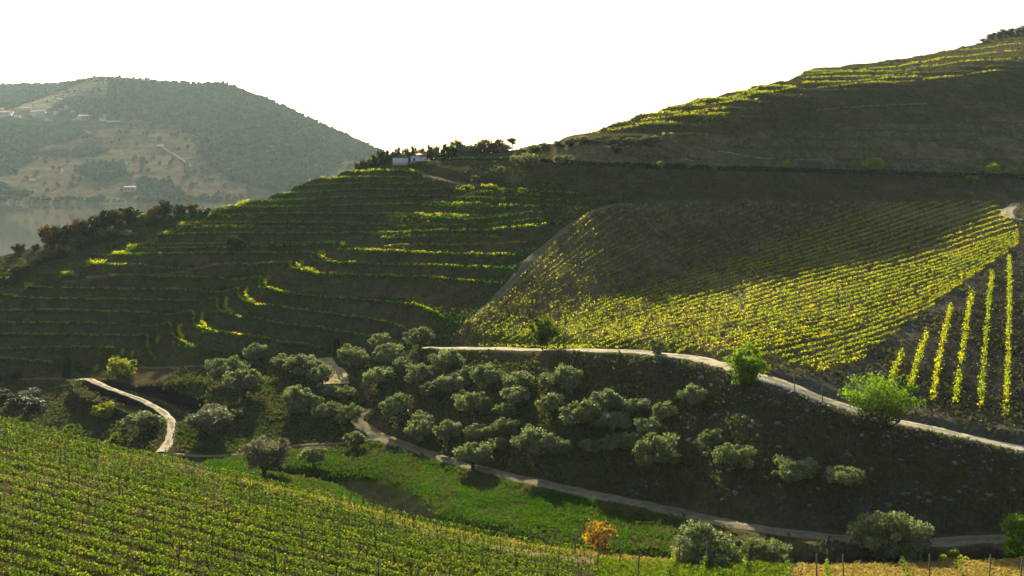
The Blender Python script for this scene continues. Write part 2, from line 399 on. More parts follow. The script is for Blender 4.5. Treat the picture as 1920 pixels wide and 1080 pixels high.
M['vine_near'] = leafmat('vine_leaf_near', [(.03, .072, .006), (.075, .133, .008), (.18, .195, .012)], .5, tint=(2.1, 1.9, .42))
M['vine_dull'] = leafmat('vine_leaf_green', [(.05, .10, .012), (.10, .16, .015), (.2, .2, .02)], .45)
M['olive'] = leafmat('olive_leaf', [(.12, .145, .055), (.22, .26, .11), (.42, .45, .25)], .35)
M['olive_grey'] = leafmat('grey_leaf', [(.11, .11, .07), (.2, .2, .13), (.36, .35, .24)], .3)
M['green'] = leafmat('green_leaf', [(.035, .06, .006), (.07, .115, .008), (.17, .19, .015)], .5, tint=(1.7, 1.6, .4))
M['fresh'] = leafmat('fresh_green_leaf', [(.05, .10, .008), (.11, .20, .012), (.22, .30, .02)], .5, tint=(1.9, 1.8, .4))
M['yellow'] = leafmat('yellow_leaf', [(.16, .21, .012), (.34, .36, .02), (.5, .46, .03)], .5)
M['orange'] = leafmat('orange_leaf', [(.14, .12, .015), (.45, .27, .03), (.75, .33, .03)], .5)
M['dark'] = leafmat('dark_leaf', [(.02, .035, .01), (.04, .07, .018), (.08, .11, .03)], .3)
M['red'] = leafmat('reddish_leaf', [(.06, .04, .02), (.14, .09, .04), (.2, .16, .05)], .35)
M['far_wood'] = plain('far_foliage', (.026, .055, .026), 1.0, .5, .05, 0.0)
M['cypress'] = leafmat('cypress_leaf', [(.008, .014, .006), (.016, .03, .01), (.03, .05, .015)], .15)
M['grass'] = leafmat('grass_blade', [(.02, .058, .005), (.042, .105, .007), (.13, .15, .012)], .4, tint=(1.2, 1.3, .4))
M['dry'] = leafmat('dry_grass', [(.22, .17, .05), (.38, .29, .09), (.55, .42, .15)], .35)
M['weed'] = leafmat('weed_leaf', [(.06, .06, .03), (.11, .10, .045), (.1, .14, .03)], .3)
M['bark'] = plain('bark', (.07, .055, .04), .95, .4, 8)
M['post'] = plain('weathered_post', (.11, .095, .075), .9, .3, 6)
M['stone'] = plain('pale_stone', (.42, .4, .34), .85, .35, 1.5)
M['dull_stone'] = plain('schist', (.2, .19, .16), .9, .4, 1.5)
M['white_wall'] = plain('whitewash', (.78, .78, .76), .8, .06, 1.2)
M['roof'] = plain('clay_tiles', (.42, .16, .07), .85, .3, 3)
M['pink_roof'] = plain('faded_tiles', (.42, .28, .2), .85, .25, .3)
M['brown_roof'] = plain('old_tiles', (.22, .17, .11), .85, .25, .3)
M['cream_wall'] = plain('cream_plaster', (.5, .47, .36), .85, .12, .3)
M['grey_wall'] = plain('grey_render', (.36, .38, .38), .85, .12, .3)
M['door'] = plain('dark_door', (.03, .04, .045), .6, .2, 2)
M['glass'] = plain('window_glass', (.02, .025, .03), .15, .1, 1, .5)
def roadmat(name, a, b_, sc_=1.3):
    m, t, b = mat(name, 1.0, 0.0)
    g = t.nodes.new('ShaderNodeNewGeometry').outputs['Position']
    n = noise(t, g, sc_, 8, .7); c = ramp(t, n, [(.3, a), (.68, b_)])
    n2 = noise(t, g, 9, 3); c = mixc(t, .35, c, ramp(t, n2, [(.35, tuple(x * .5 for x in a)), (.7, tuple(min(1, x * 1.2) for x in b_))]))
    at_ = t.nodes.new('ShaderNodeAttribute'); at_.attribute_name = 'grassy'
    c = mixc(t, at_.outputs['Fac'], c, (.12, .12, .05))
    t.links.new(c, b.inputs['Base Color']); bump(t, b, n2, .8, .12)
    return m
M['road'] = roadmat('pale_earth', (.36, .29, .16), (.74, .66, .45))
M['road_dull'] = roadmat('grey_earth', (.14, .115, .07), (.34, .28, .18))
M['road_soil'] = roadmat('bare_soil', (.13, .11, .07), (.27, .23, .15))
M['road_gold'] = roadmat('golden_earth', (.4, .29, .13), (.7, .56, .3))

# ground material: colour of the soil and plants from the land-cover attribute, broken up by noise
gm, t, b = mat('soil_and_turf', 1.0, 0.0)
va = t.nodes.new('ShaderNodeVertexColor'); va.layer_name = 'cover'
g = t.nodes.new('ShaderNodeNewGeometry').outputs['Position']
n1 = noise(t, g, .35, 6, .65); n2 = noise(t, g, 2.2, 6, .7); n3 = noise(t, g, 9.0, 4, .7)
c = mixc(t, 1.0, va.outputs[0], ramp(t, n1, [(.3, (.62, .62, .6)), (.7, (1.35, 1.33, 1.3))]), 'MULTIPLY')
c = mixc(t, 1.0, c, ramp(t, n2, [(.3, (.55, .56, .55)), (.5, (1., 1., 1.)), (.72, (1.6, 1.55, 1.45))]), 'MULTIPLY')
c = mixc(t, 1.0, c, ramp(t, n3, [(.35, (.7, .7, .68)), (.7, (1.3, 1.3, 1.3))]), 'MULTIPLY')
t.links.new(c, b.inputs['Base Color'])
ad = t.nodes.new('ShaderNodeMath'); ad.operation = 'MULTIPLY_ADD'; t.links.new(n2, ad.inputs[0]); ad.inputs[1].default_value = 2.0; t.links.new(n3, ad.inputs[2])
bump(t, b, ad.outputs[0], 1.0, .18)
M['ground'] = gm
fm, t, b = mat('far_land', 1.0, 0.0)
va = t.nodes.new('ShaderNodeVertexColor'); va.layer_name = 'cover'
g = t.nodes.new('ShaderNodeNewGeometry').outputs['Position']
n1 = noise(t, g, .02, 6, .65); n2 = noise(t, g, .12, 6, .7)
wv = t.nodes.new('ShaderNodeTexWave'); wv.inputs['Scale'].default_value = .035; wv.inputs['Distortion'].default_value = 3; wv.bands_direction = 'Z'; wv.inputs['Detail'].default_value = 3
t.links.new(g, wv.inputs['Vector'])
c = mixc(t, 1.0, va.outputs[0], ramp(t, n1, [(.3, (.75, .78, .75)), (.7, (1.25, 1.2, 1.2))]), 'MULTIPLY')
c = mixc(t, 1.0, c, ramp(t, n2, [(.3, (.6, .62, .6)), (.7, (1.4, 1.35, 1.3))]), 'MULTIPLY')
c = mixc(t, .5, c, mixc(t, 1.0, c, ramp(t, wv.outputs[1], [(.2, (.75, .8, .75)), (.8, (1.2, 1.15, 1.1))]), 'MULTIPLY'))
t.links.new(c, b.inputs['Base Color']); bump(t, b, n2, 1.0, 6.0)
M['far'] = fm
wm, t, b = mat('river_water', .06, .35)
b.inputs['Base Color'].default_value = (.05, .045, .025, 1)
g = t.nodes.new('ShaderNodeNewGeometry').outputs['Position']; bump(t, b, noise(t, g, .05, 2), .02, .1)
M['water'] = wm
shade_mat, t, b = mat('painted_hollow_shade', .03, .2); b.inputs['Base Color'].default_value = (.004, .004, .005, 1)  # glossy near-black: the hollow's deep shade put into the colour
M['hollow_shade_sheet'] = shade_mat

# ------------------------------------------------------------------ land cover colours
cov = np.zeros(Dall.shape + (3,)); 
def setc(mask, colr, w_=1.0):
    global cov
    mk = np.asarray(mask, float)[..., None] * w_
    cov = cov * (1 - mk) + np.array(colr) * mk
soft = lambda m, n=2: _soft(m, n)
def _soft(m, n):
    m = m.astype(float)
    for _ in range(n): m[1:-1, 1:-1] = (m[1:-1, 1:-1] * 2 + m[2:, 1:-1] + m[:-2, 1:-1] + m[1:-1, 2:] + m[1:-1, :-2]) / 6
    return m
rows_i = np.arange(Dall.shape[0])[:, None] + np.zeros((1, C))
nA = fbm(Xall / 11, Dall / 11, 41, 4); nB = fbm(Xall / 3.5, Dall / 3.5, 43, 4); nC = fbm(Xall / 35, Dall / 35, 47, 3)
wx = PXall + (fbm(Xall / 5, Dall / 5, 51, 3) - .5) * 26; wy = yAll + (fbm(Xall / 5, Dall / 5, 53, 3) - .5) * 12
isM = (rows_i >= iM) & (rows_i < iH); isN = rows_i < iM; isF = rows_i >= iF
setc(np.ones(Dall.shape), (.11, .09, .04))
setc(sstep(.45, .65, nA), (.07, .085, .025), .7)
setc(sstep(.52, .7, nC), (.12, .095, .055), .6)
def zone(poly, colr, w_=1.0, n=2, base=None, warp=True, brk=None):
    m = inpoly(wx if warp else PXall, wy if warp else yAll, poly) & (isM if base is None else base)
    mm_ = _soft(m, n)
    if brk is not None: mm_ = mm_ * sstep(brk, brk + .12, fbm(Xall / 2.5, Dall / 1.6, 91, 4))
    setc(mm_, colr, w_)
# terraces: grassy bench foot, bare bank
gU = np.zeros(Dall.shape); gU[iM:iH] = (np.exp(-(np.minimum(fr, 1 - fr) / .13) ** 2)) * mT
setc(gU, (.06, .10, .018), .75)
gH = np.zeros(Dall.shape); gH[iM:iH] = np.exp(-(np.minimum(fh, 1 - fh) / .16) ** 2) * RH
setc(gH, (.08, .10, .02), .6)
zone([(1040, 300), (1200, 310), (1920, 335), (2200, 345), (2200, 200), (1500, 240), (1060, 262)], (.21, .18, .09), .75, 6)
FIELD = [(848, 642), (1000, 655), (1250, 662), (1440, 690), (1570, 705), (1640, 668), (1700, 612), (1780, 548), (1860, 488), (1925, 455), (2100, 430), (2100, 370), (1870, 376), (1400, 376), (1130, 383), (1080, 415), (1000, 485)]
zone(FIELD, (.17, .135, .07), .9)
zone([(1440, 690), (1570, 705), (1640, 668), (1700, 612), (1780, 548), (1860, 488), (1925, 455), (2200, 420), (2200, 900), (1920, 860), (1750, 815), (1550, 762), (1440, 718)], (.14, .13, .10), .95, 3)
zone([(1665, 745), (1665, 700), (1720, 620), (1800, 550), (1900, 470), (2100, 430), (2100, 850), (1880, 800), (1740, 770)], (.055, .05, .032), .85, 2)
zone([(860, 645), (1000, 655), (1300, 662), (1250, 640), (1050, 625), (950, 600)], (.07, .12, .02), .8, 3)
zone([(820, 665), (1300, 685), (1450, 725), (1650, 800), (1920, 855), (2200, 900), (2200, 1010), (1700, 1000), (1450, 980), (1300, 900), (1150, 700), (1000, 668)], (.10, .092, .055), .9, 5)
zone([(700, 670), (1150, 690), (1300, 900), (1450, 985), (1200, 935), (900, 868), (760, 815), (690, 760)], (.115, .10, .045), .85, 5)
MEADOW = [(380, 862), (450, 852), (520, 850), (620, 840), (700, 832), (800, 860), (900, 890), (1000, 912), (1100, 934), (1250, 966), (1310, 985), (1420, 1040), (1420, 1056), (1180, 1046), (1000, 1022), (800, 978), (600, 930), (400, 884)]
zone(MEADOW, (.035, .085, .009), .97, 1)
g2 = np.zeros(Dall.shape); g2[iM:iH] = sstep(.48, .62, fbm(XM / 2.4, YM_ / 2.4, 61, 4)) * inpoly(pM, yMs, MEADOW)
setc(g2, (.14, .14, .03), .7)
zone([(-100, 725), (120, 716), (320, 760), (330, 850), (400, 850), (400, 884), (200, 838), (0, 788), (-100, 765)], (.05, .06, .02), .85, 4)
zone([(380, 700), (640, 680), (690, 770), (700, 825), (450, 850), (340, 840), (340, 790)], (.045, .055, .015), .9, 4)
zone([(470, 765), (560, 735), (600, 700), (600, 745), (545, 772), (520, 800), (470, 800)], (.34, .26, .07), .85, 2, brk=.48)
zone([(110, 716), (160, 722), (240, 752), (310, 768), (300, 800), (250, 772), (150, 745), (100, 735)], (.28, .28, .06), .8, 2, brk=.42)
zone([(780, 768), (900, 745), (960, 770), (880, 800), (790, 790)], (.26, .22, .07), .8, 2, brk=.47)
# deep shade of the hollow painted near-black; dark wet stream bed
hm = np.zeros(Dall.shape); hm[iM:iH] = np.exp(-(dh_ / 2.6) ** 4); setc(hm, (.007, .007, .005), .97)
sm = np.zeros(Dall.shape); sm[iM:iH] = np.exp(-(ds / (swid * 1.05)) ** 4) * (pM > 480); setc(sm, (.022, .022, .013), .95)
# near slope
setc(isN, (.07, .065, .022))
setc(isN * sstep(.5, .65, nB), (.05, .085, .012), .8)
near_m = isN & (PXall < 420) & (yAll > 850) & (yAll < 975)
setc(_soft(near_m, 6) * sstep(.35, .6, nA), (.17, .125, .065), .8)
setc(isN * sstep(1120, 1200, PXall) * sstep(1500, 1400, PXall), (.08, .19, .012), .85)
setc(_soft(isN & (yAll - E_y(PXall) < 10 + 12 * sstep(600, 900, PXall)) & (PXall < 1250) & (PXall > 480), 1), (.36, .27, .12), .85)
setc(_soft(isN & (yAll - E_y(PXall) < 13) & (PXall > 1100), 1), (.3, .24, .12), .8)
setc(isN * sstep(1470, 1500, wx) * sstep(1062, 1066, yAll), (.5, .36, .13), .9)
vm = isM & (yAll > E_y(PXall) - 12) & (PXall > 640) & (PXall < 1300); setc(_soft(vm, 1), (.3, .24, .1), .6)
# far land
setc(isF, (.125, .098, .055))
def fz(poly, colr, w_=1.0, n=1):
    m = inpoly(PXall + (nC - .5) * 14, yAll + (fbm(Xall / 60, Dall / 60, 77) - .5) * 9, poly) & isF
    setc(_soft(m, n), colr, w_)
WOOD = (.022, .05, .024)
WOODS = [[(205, 150), (300, 155), (400, 152), (560, 205), (720, 290), (700, 300), (640, 300), (600, 345), (520, 360), (440, 340), (380, 300), (370, 255), (330, 235), (260, 225), (200, 215)],
 [(-400, 165), (0, 160), (150, 155), (100, 175), (20, 205), (-400, 220)],
 [(-400, 230), (0, 222), (60, 225), (150, 235), (165, 245), (130, 265), (80, 275), (45, 310), (20, 330), (-400, 360)],
 [(150, 310), (230, 305), (245, 330), (190, 342), (150, 325)], [(255, 335), (320, 345), (350, 368), (270, 372)],
 [(0, 345), (50, 350), (55, 372), (0, 372)], [(60, 285), (200, 280), (215, 292), (150, 295), (60, 292)], [(110, 195), (210, 185), (210, 225), (150, 225), (100, 212)], [(-100, 375), (460, 372), (480, 380), (-100, 384)]]
for p_ in WOODS: fz(p_, WOOD, .92)
fz([(20, 205), (60, 185), (110, 178), (120, 190), (70, 203)], (.26, .22, .13), .9)
fz([(570, 290), (640, 275), (665, 285), (665, 305), (620, 312)], (.38, .29, .18), .9)
fz([(545, 220), (600, 232), (680, 272), (640, 275), (560, 262)], (.2, .17, .11), .8)
fz([(250, 150), (300, 150), (370, 158), (330, 164), (250, 158)], (.2, .17, .1), .8)
fz([(90, 165), (190, 150), (205, 160), (205, 180), (120, 180)], (.2, .17, .11), .9)
bankm = isF & (DF_ := (np.zeros(Dall.shape) + 1) > 0) & (Dall < FB_D + 26) & (PXall < 260)
setc(_soft(bankm & (fbm(Xall / 5, Dall / 5, 81) > .57), 0), (.3, .27, .2), .7)
setc((rows_i >= iH) & (rows_i < iF), (.11, .11, .06))
cov = np.clip(cov, .003, .9)

# ------------------------------------------------------------------ mesh building
def mk_mesh(name, verts, faces4=None, mats=(), midx=None, smooth_=False, tri=None, fattr=None, vattr=None, vcol=None):
    me = bpy.data.meshes.new(name); verts = np.ascontiguousarray(verts, np.float32)
    loops = []; starts = []; tot = 0
    if faces4 is not None and len(faces4):
        f = np.ascontiguousarray(faces4, np.int32); k = f.shape[1]
        loops.append(f.ravel()); starts.append(np.arange(len(f)) * k); tot = len(f) * k
    if tri is not None and len(tri):
        f = np.ascontiguousarray(tri, np.int32); loops.append(f.ravel()); starts.append(tot + np.arange(len(f)) * f.shape[1])
    loops = np.concatenate(loops); starts = np.concatenate(starts)
    me.vertices.add(len(verts)); me.vertices.foreach_set('co', verts.ravel())
    me.loops.add(len(loops)); me.loops.foreach_set('vertex_index', loops)
    me.polygons.add(len(starts)); me.polygons.foreach_set('loop_start', starts.astype(np.int32))
    for m_ in mats: me.materials.append(m_)
    if midx is not None: me.polygons.foreach_set('material_index', np.asarray(midx, np.int32))
    me.update(calc_edges=True)
    if smooth_: me.polygons.foreach_set('use_smooth', np.ones(len(starts), bool))
    if fattr is not None:
        a = me.attributes.new('rnd', 'FLOAT', 'FACE'); a.data.foreach_set('value', np.asarray(fattr, np.float32))
    if vattr is not None:
        a = me.attributes.new(vattr[0], 'FLOAT', 'POINT'); a.data.foreach_set('value', np.asarray(vattr[1], np.float32))
    if vcol is not None:
        a = me.color_attributes.new('cover', 'FLOAT_COLOR', 'POINT')
        a.data.foreach_set('color', np.ascontiguousarray(np.concatenate([vcol, np.ones((len(vcol), 1))], 1), np.float32).ravel())
    me.update(); return me
def put(name, me, parent=None, loc=None, rz=0, sc_=1.0, label=None, cat=None, group=None, kind=None):
    o = bpy.data.objects.new(name, me); COL.objects.link(o)
    if parent is not None: o.parent = parent
    if loc is not None: o.location = loc
    o.rotation_euler = (0, 0, rz); o.scale = (sc_,) * 3 if not isinstance(sc_, tuple) else sc_
    for k, v in (('label', label), ('category', cat), ('group', group), ('kind', kind)):
        if v: o[k] = v
    return o
def grid_faces(nr, nc):
    i = np.arange(nr - 1)[:, None] * nc + np.arange(nc - 1)[None]
    return np.stack([i, i + 1, i + nc + 1, i + nc], -1).reshape(-1, 4)
NRows = Dall.shape[0]
gf = grid_faces(NRows, C)
rowf = np.repeat(np.arange(NRows - 1), C - 1)
gme = mk_mesh('ground', np.stack([Xall, Dall, Zdisp], -1).reshape(-1, 3), gf, [M['ground'], M['far']], (rowf >= iH + 10).astype(int), True, vcol=cov.reshape(-1, 3))
put('ground', gme, kind='structure')
# river
rv = np.array([(-2600, 470, -55), (500, 470, -55), (500, 1420, -55), (-2600, 1420, -55)], float)
put('river', mk_mesh('river', rv, [[0, 1, 2, 3]], [M['water']]), kind='structure')

pv_ = np.concatenate([HOLLOW * 1.0, np.full((len(HOLLOW), 1), HOLLOWZ)], 1)[:-1]; pc_ = pv_.mean(0, keepdims=True); pv_ = np.vstack([pc_ + (pv_ - pc_) * 1.04, pc_])
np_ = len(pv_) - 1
put('hollow_shade_sheet', mk_mesh('hollow_shade_sheet', pv_, None, [M['hollow_shade_sheet']], tri=[[i, (i + 1) % np_, np_] for i in range(np_)]), kind='structure')  # flat dark sheet added where the hollow is only in shade
# tracks
def ribbon(name, key, m_, lift=.13):
    p = RW[key]; wd = ROADS[key][1]
    # resample in metres
    seg = np.hypot(*(np.diff(p[:, :2], axis=0).T)); s = np.concatenate([[0], np.cumsum(seg)]); n = max(4, int(s[-1] / .6))
    q = np.linspace(0, s[-1], n); x = np.interp(q, s, p[:, 0]); y = np.interp(q, s, p[:, 1])
    tx = np.gradient(x); ty = np.gradient(y); L = np.hypot(tx, ty) + 1e-9; nx, ny = -ty / L, tx / L
    off = np.linspace(-1, 1, 9); wl = wd * (1 + (fbm(q / 3, q * 0, 5) - .5) * 1.1); wr = wd * (1 + (fbm(q / 3, q * 0 + 9, 6) - .5) * 1.1)
    ww = np.where(off[None] < 0, wl[:, None], wr[:, None])
    XX = x[:, None] + nx[:, None] * off[None] * ww; YY = y[:, None] + ny[:, None] * off[None] * ww
    ZZ = ground_z(XX.ravel(), YY.ravel()).reshape(XX.shape)
    ZZ = ZZ + lift * (1 - np.abs(off[None]) ** 6 * 2.0)
    ZZ -= .05 * np.exp(-((np.abs(off[None]) - .5) / .17) ** 2)
    gk = 1.9 if key == 'curved_track' else 1.0
    gr = np.clip(gk * np.exp(-((off[None]) / .2) ** 2) * 1.5 * (fbm(XX / 1.2, YY / 1.2, 9) > .45) + (np.abs(off[None]) > .9) * .4, 0, .75) + XX * 0
    if wd < .7: gr = gr * .3
    me = mk_mesh(name, np.stack([XX, YY, ZZ], -1).reshape(-1, 3), grid_faces(n, 9), [m_], smooth_=True, vattr=('grassy', gr.ravel()))
    return put(name, me, kind='structure')
for nm, key, m_ in [('dirt_track', 'upper_track', 'road'), ('dirt_track', 'valley_track', 'road_dull'), ('path', 'side_path', 'road_dull'), ('dirt_track', 'curved_track', 'road'),
                    ('path', 'foot_path', 'road_soil'), ('path', 'terrace_path', 'road_soil'), ('path', 'hill_path', 'road_soil'), ('path', 'bright_path', 'road_gold'),
                    ('path', 'field_gap', 'road_soil'), ('path', 'house_path', 'road_soil'), ('dirt_track', 'hairpin_track', 'road'), ('path', 'slope_track', 'road'), ('road', 'hedge_road', 'road_dull')]:
    ribbon(nm, key, M[m_])

# ------------------------------------------------------------------ leaves, tubes, trees
def cards(P_, size, aspect=1.0, up=0.0):
    """P_ (n,3); random oriented quads"""
    n = len(P_); a = rng.normal(size=(n, 3)); a[:, 2] *= (1 - up); a /= np.linalg.norm(a, axis=1)[:, None] + 1e-9
    b = rng.normal(size=(n, 3)); 
    if up: b[:, 2] = np.abs(b[:, 2]) + up * 3
    b -= (a * b).sum(1)[:, None] * a; b /= np.linalg.norm(b, axis=1)[:, None] + 1e-9
    s = (size * (.6 + .8 * rng.random(n)))[:, None] * .5 if np.ndim(size) else (size * (.6 + .8 * rng.random(n)))[:, None] * .5
    a = a * s; b = b * s * aspect
    k = .35
    v = np.stack([P_ - a * .9 - b * k, P_ + a * k - b, P_ + a * .9 + b * k, P_ - a * k + b], 1).reshape(-1, 3)
    f = np.arange(n * 4).reshape(n, 4)
    return v, f
def tube(pts, rad, sides=6):
    pts = np.array(pts, float); n = len(pts); rad = np.array(rad, float) if np.ndim(rad) else np.full(n, rad)
    tg = np.gradient(pts, axis=0); tg /= np.linalg.norm(tg, axis=1)[:, None] + 1e-9
    ref = np.where(np.abs(tg[:, 2:3]) > .9, np.array([[1., 0, 0]]), np.array([[0, 0, 1.]]))
    a = np.cross(tg, ref); a /= np.linalg.norm(a, axis=1)[:, None] + 1e-9; b = np.cross(tg, a)
    an = np.arange(sides) / sides * 2 * math.pi
    v = pts[:, None] + (a[:, None] * np.cos(an)[None, :, None] + b[:, None] * np.sin(an)[None, :, None]) * rad[:, None, None]
    v = v.reshape(-1, 3); f = []
    for i in range(n - 1):
        for k in range(sides):
            f.append((i * sides + k, i * sides + (k + 1) % sides, (i + 1) * sides + (k + 1) % sides, (i + 1) * sides + k))
    top = len(v); v = np.vstack([v, pts[-1:]]); 
    for k in range(sides): f.append(((n - 1) * sides + k, (n - 1) * sides + (k + 1) % sides, top, top))
    f4 = [q_ for q_ in f if q_[2] != q_[3]]; tri = [q_[:3] for q_ in f if q_[2] == q_[3]]
    return v, np.array(f4), np.array(tri)
class Acc:
    def __init__(s): s.v = []; s.f = []; s.t = []; s.mf = []; s.mt = []; s.n = 0
    def add(s, v, f, t=None, m_=0):
        s.v.append(v); s.f.append(np.asarray(f) + s.n); s.mf += [m_] * len(f)
        if t is not None and len(t): s.t.append(np.asarray(t) + s.n); s.mt += [m_] * len(t)
        s.n += len(v)
    def mesh(s, name, mats, rnd=None, sm=False):
        f = np.vstack(s.f); t = np.vstack(s.t) if s.t else None
        k = len(f) + (0 if t is None else len(t))
        return mk_mesh(name, np.vstack(s.v), f, mats, s.mf + s.mt, sm, tri=t, fattr=rng.random(k) if rnd is None else rnd)
def tree_meshes(kind, leaf, W=1.0, H=1.0, n=3000, size=.22, trunk_h=.35, clumps=34, multi=1, flat=.6, vase=0.0, seed=0, hollow=.35, rtr=.05):
    """unit tree: crown W wide, whole tree H high (metres); returns (trunk mesh, crown mesh)"""
    global rng
    rng = np.random.default_rng(seed + 100)
    A = Acc(); th = trunk_h * H; cz = th + (H - th) * .5; rz_ = (H - th) * .55; rx = W / 2
    ends = []
    cl = []
    for i in range(clumps):
        for _ in range(30):
            d = rng.normal(size=3); d /= np.linalg.norm(d); r = hollow + (1 - hollow) * rng.random() ** .6
            p = np.array([d[0] * rx * r * .92, d[1] * rx * r * .92, cz + d[2] * rz_ * r * .86])
            if p[2] > th * .75: break
        if vase: 
            q_ = (p[2] - th * .5) / (H - th * .5); p[:2] *= (1 - vase) + vase * max(.15, q_) * 1.15
        cl.append(p)
    cl = np.array(cl)
    for j in range(multi):
        bx, by = (rng.normal(size=2) * (.05 if multi > 1 else .0) * W)
        lean = rng.normal(size=2) * .12 * th
        top = np.array([bx * 2.2 + lean[0], by * 2.2 + lean[1], th * (1.0 if multi == 1 else .8)])
        base = np.array([bx, by, -.15]); mid = (base + top) / 2 + np.array([*(rng.normal(size=2) * .05 * th), 0])
        r0 = rtr * W / math.sqrt(multi)
        v, f, t_ = tube([base, base + [0, 0, .2], mid, top], [r0 * 1.5, r0 * 1.15, r0, r0 * .85], 7); A.add(v, f, t_)
        for i in range(j, min(len(cl), 12 * multi), multi):
            e = cl[i]; m1 = top + (e - top) * .5 + np.array([*(rng.normal(size=2) * .07 * W), -.03 * H])
            v, f, t_ = tube([top - [0, 0, .1 * th], m1, e], [r0 * .6, r0 * .33, r0 * .12], 5); A.add(v, f, t_)
    tm = A.mesh(kind + '_trunk', [M['bark']])
    rc = (rx * .17 + (H - th) * .1) * (34 / clumps) ** .33
    per = max(3, n // clumps); PP = []
    for p in cl:
        s = rc * (.45 + 1.0 * rng.random()); d = rng.normal(size=(per, 3)); d /= np.linalg.norm(d, axis=1)[:, None]
        d *= (rng.random((per, 1)) ** .45); d[:, 2] *= .75; PP.append(p + d * s)
    PP = np.vstack(PP); v, f = cards(PP, size, 1.25)
    # brightness by leaf only: random, clumps differ a little
    rnd = np.clip(rng.normal(.42, .2, len(f)) + np.repeat(rng.normal(0, .13, clumps), per)[:len(f)], 0, 1)
    cm = mk_mesh(kind + '_crown', v, f, [M[leaf]], fattr=rnd)
    return tm, cm
def plant_tree(name, meshes, loc, rz, s, label, cat, group=None, sq=None):
    e = put(name, None, loc=loc, rz=rz, sc_=s if sq is None else (s, s, s * sq), label=label, cat=cat, group=group)
    put('trunk', meshes[0], e); put('crown', meshes[1], e); return e
ORD = ['first', 'second', 'third', 'fourth', 'fifth', 'sixth', 'seventh', 'eighth', 'ninth', 'tenth', 'eleventh', 'twelfth', 'thirteenth', 'fourteenth', 'fifteenth', 'sixteenth', 'seventeenth', 'eighteenth', 'nineteenth', 'twentieth']
TENS = {20: 'twenty', 30: 'thirty', 40: 'forty', 50: 'fifty', 60: 'sixty'}
def ordn(i):
    if i < 20: return ORD[i]
    t_ = (i + 1) // 10 * 10; r_ = (i + 1) % 10
    return {20: 'twentieth', 30: 'thirtieth', 40: 'fortieth', 50: 'fiftieth', 60: 'sixtieth'}[t_] if r_ == 0 else TENS[t_] + '-' + ORD[r_ - 1]
# ------------------------------------------------------------------ trees
OL = [tree_meshes('olive', 'olive', 5, 3.5, 4200, .22, .22, 46, 1, seed=i, rtr=.045, hollow=.3) for i in range(5)]
OG = [tree_meshes('grey_olive', 'olive_grey', 5, 3.5, 4200, .22, .2, 46, 2, seed=20 + i, rtr=.05) for i in range(3)]
def size_of(px, pt, wpx): return wpx / F * pt[1]
OLIVES = [  # px centre, base row, crown width px, (look) , crown height ratio
 (660, 692, 66), (727, 688, 60), (710, 728, 66), (787, 664, 62), (717, 655, 54), (837, 702, 68), (787, 728, 68), (847, 742, 62), (813, 750, 52),
 (913, 730, 66), (970, 735, 68), (970, 765, 62), (1062, 739, 68), (1030, 730, 48), (893, 785, 74), (945, 790, 54), (745, 788, 70), (793, 802, 50),
 (1033, 780, 64), (1137, 776, 76), (1190, 778, 56), (1093, 812, 86), (1155, 812, 70), (787, 826, 62), (840, 829, 60), (900, 832, 60), (1003, 858, 84),
 (1045, 856, 54), (1153, 850, 62), (1187, 852, 52), (886, 884, 76), (1235, 888, 96), (1335, 846, 52), (1375, 888, 76), (1300, 765, 54), (1246, 792, 50),
 (570, 710, 72), (540, 702, 66), (480, 682, 54), (604, 726, 50), (580, 772, 54), (616, 790, 58), (655, 795, 52), (650, 750, 42), (557, 767, 60), (549, 783, 48), (620, 745, 44),
 (426, 722, 78), (460, 748, 80), (400, 792, 50), (396, 820, 88), (665, 840, 52), (588, 870, 54), (267, 812, 84), (437, 790, 40),
 (870, 765, 52), (1075, 790, 46), (950, 820, 50), (1110, 850, 46), (760, 702, 46), (880, 712, 46), (1215, 820, 50), (935, 850, 40)]
BIG = [(1320, 1048, 150, 'big olive tree with thick dark trunk at right end of green meadow'),
       (1436, 1046, 106, 'big olive tree right beside the larger one at the meadow end'),
       (1668, 1036, 152, 'large dark olive tree on leaning forked trunk below the stony bank'),
       (1490, 905, 92, 'spreading pale bush low on the stony bank above the stump'),
       (1578, 915, 84, 'spreading pale bush just right of another on the stony bank'),
       (497, 892, 98, 'large greyish tree at the left end of the green meadow')]
bands = [(0, 672, 'in the topmost line of the grove'), (672, 715, 'in the second line down of the grove'), (715, 747, 'in the third line down of the grove'), (747, 783, 'in the fourth line down of the grove'),
         (783, 808, 'in the fifth line down of the grove'), (808, 840, 'in the sixth line down of the grove'), (840, 910, 'in the lowest line of the grove')]
for lo, hi, ph in bands:
    sel = sorted([o for o in OLIVES if lo <= o[1] < hi])
    for i, (px, y, wp) in enumerate(sel):
        pt = at(px, y)[0]; wd = size_of(px, pt, wp) * .98; k = int(rng.integers(0, 5))
        src = OL[k] if px > 420 or px < 300 else OG[k % 3]
        plant_tree('olive_tree', src, pt, rng.random() * 6.28, wd / 5, 'grey-green olive tree, %s from the left %s' % (ORD[i], ph), 'olive tree', 'olive trees of the hillside grove', sq=(.8 + .35 * rng.random()) * (.7 if px == 267 else 1))
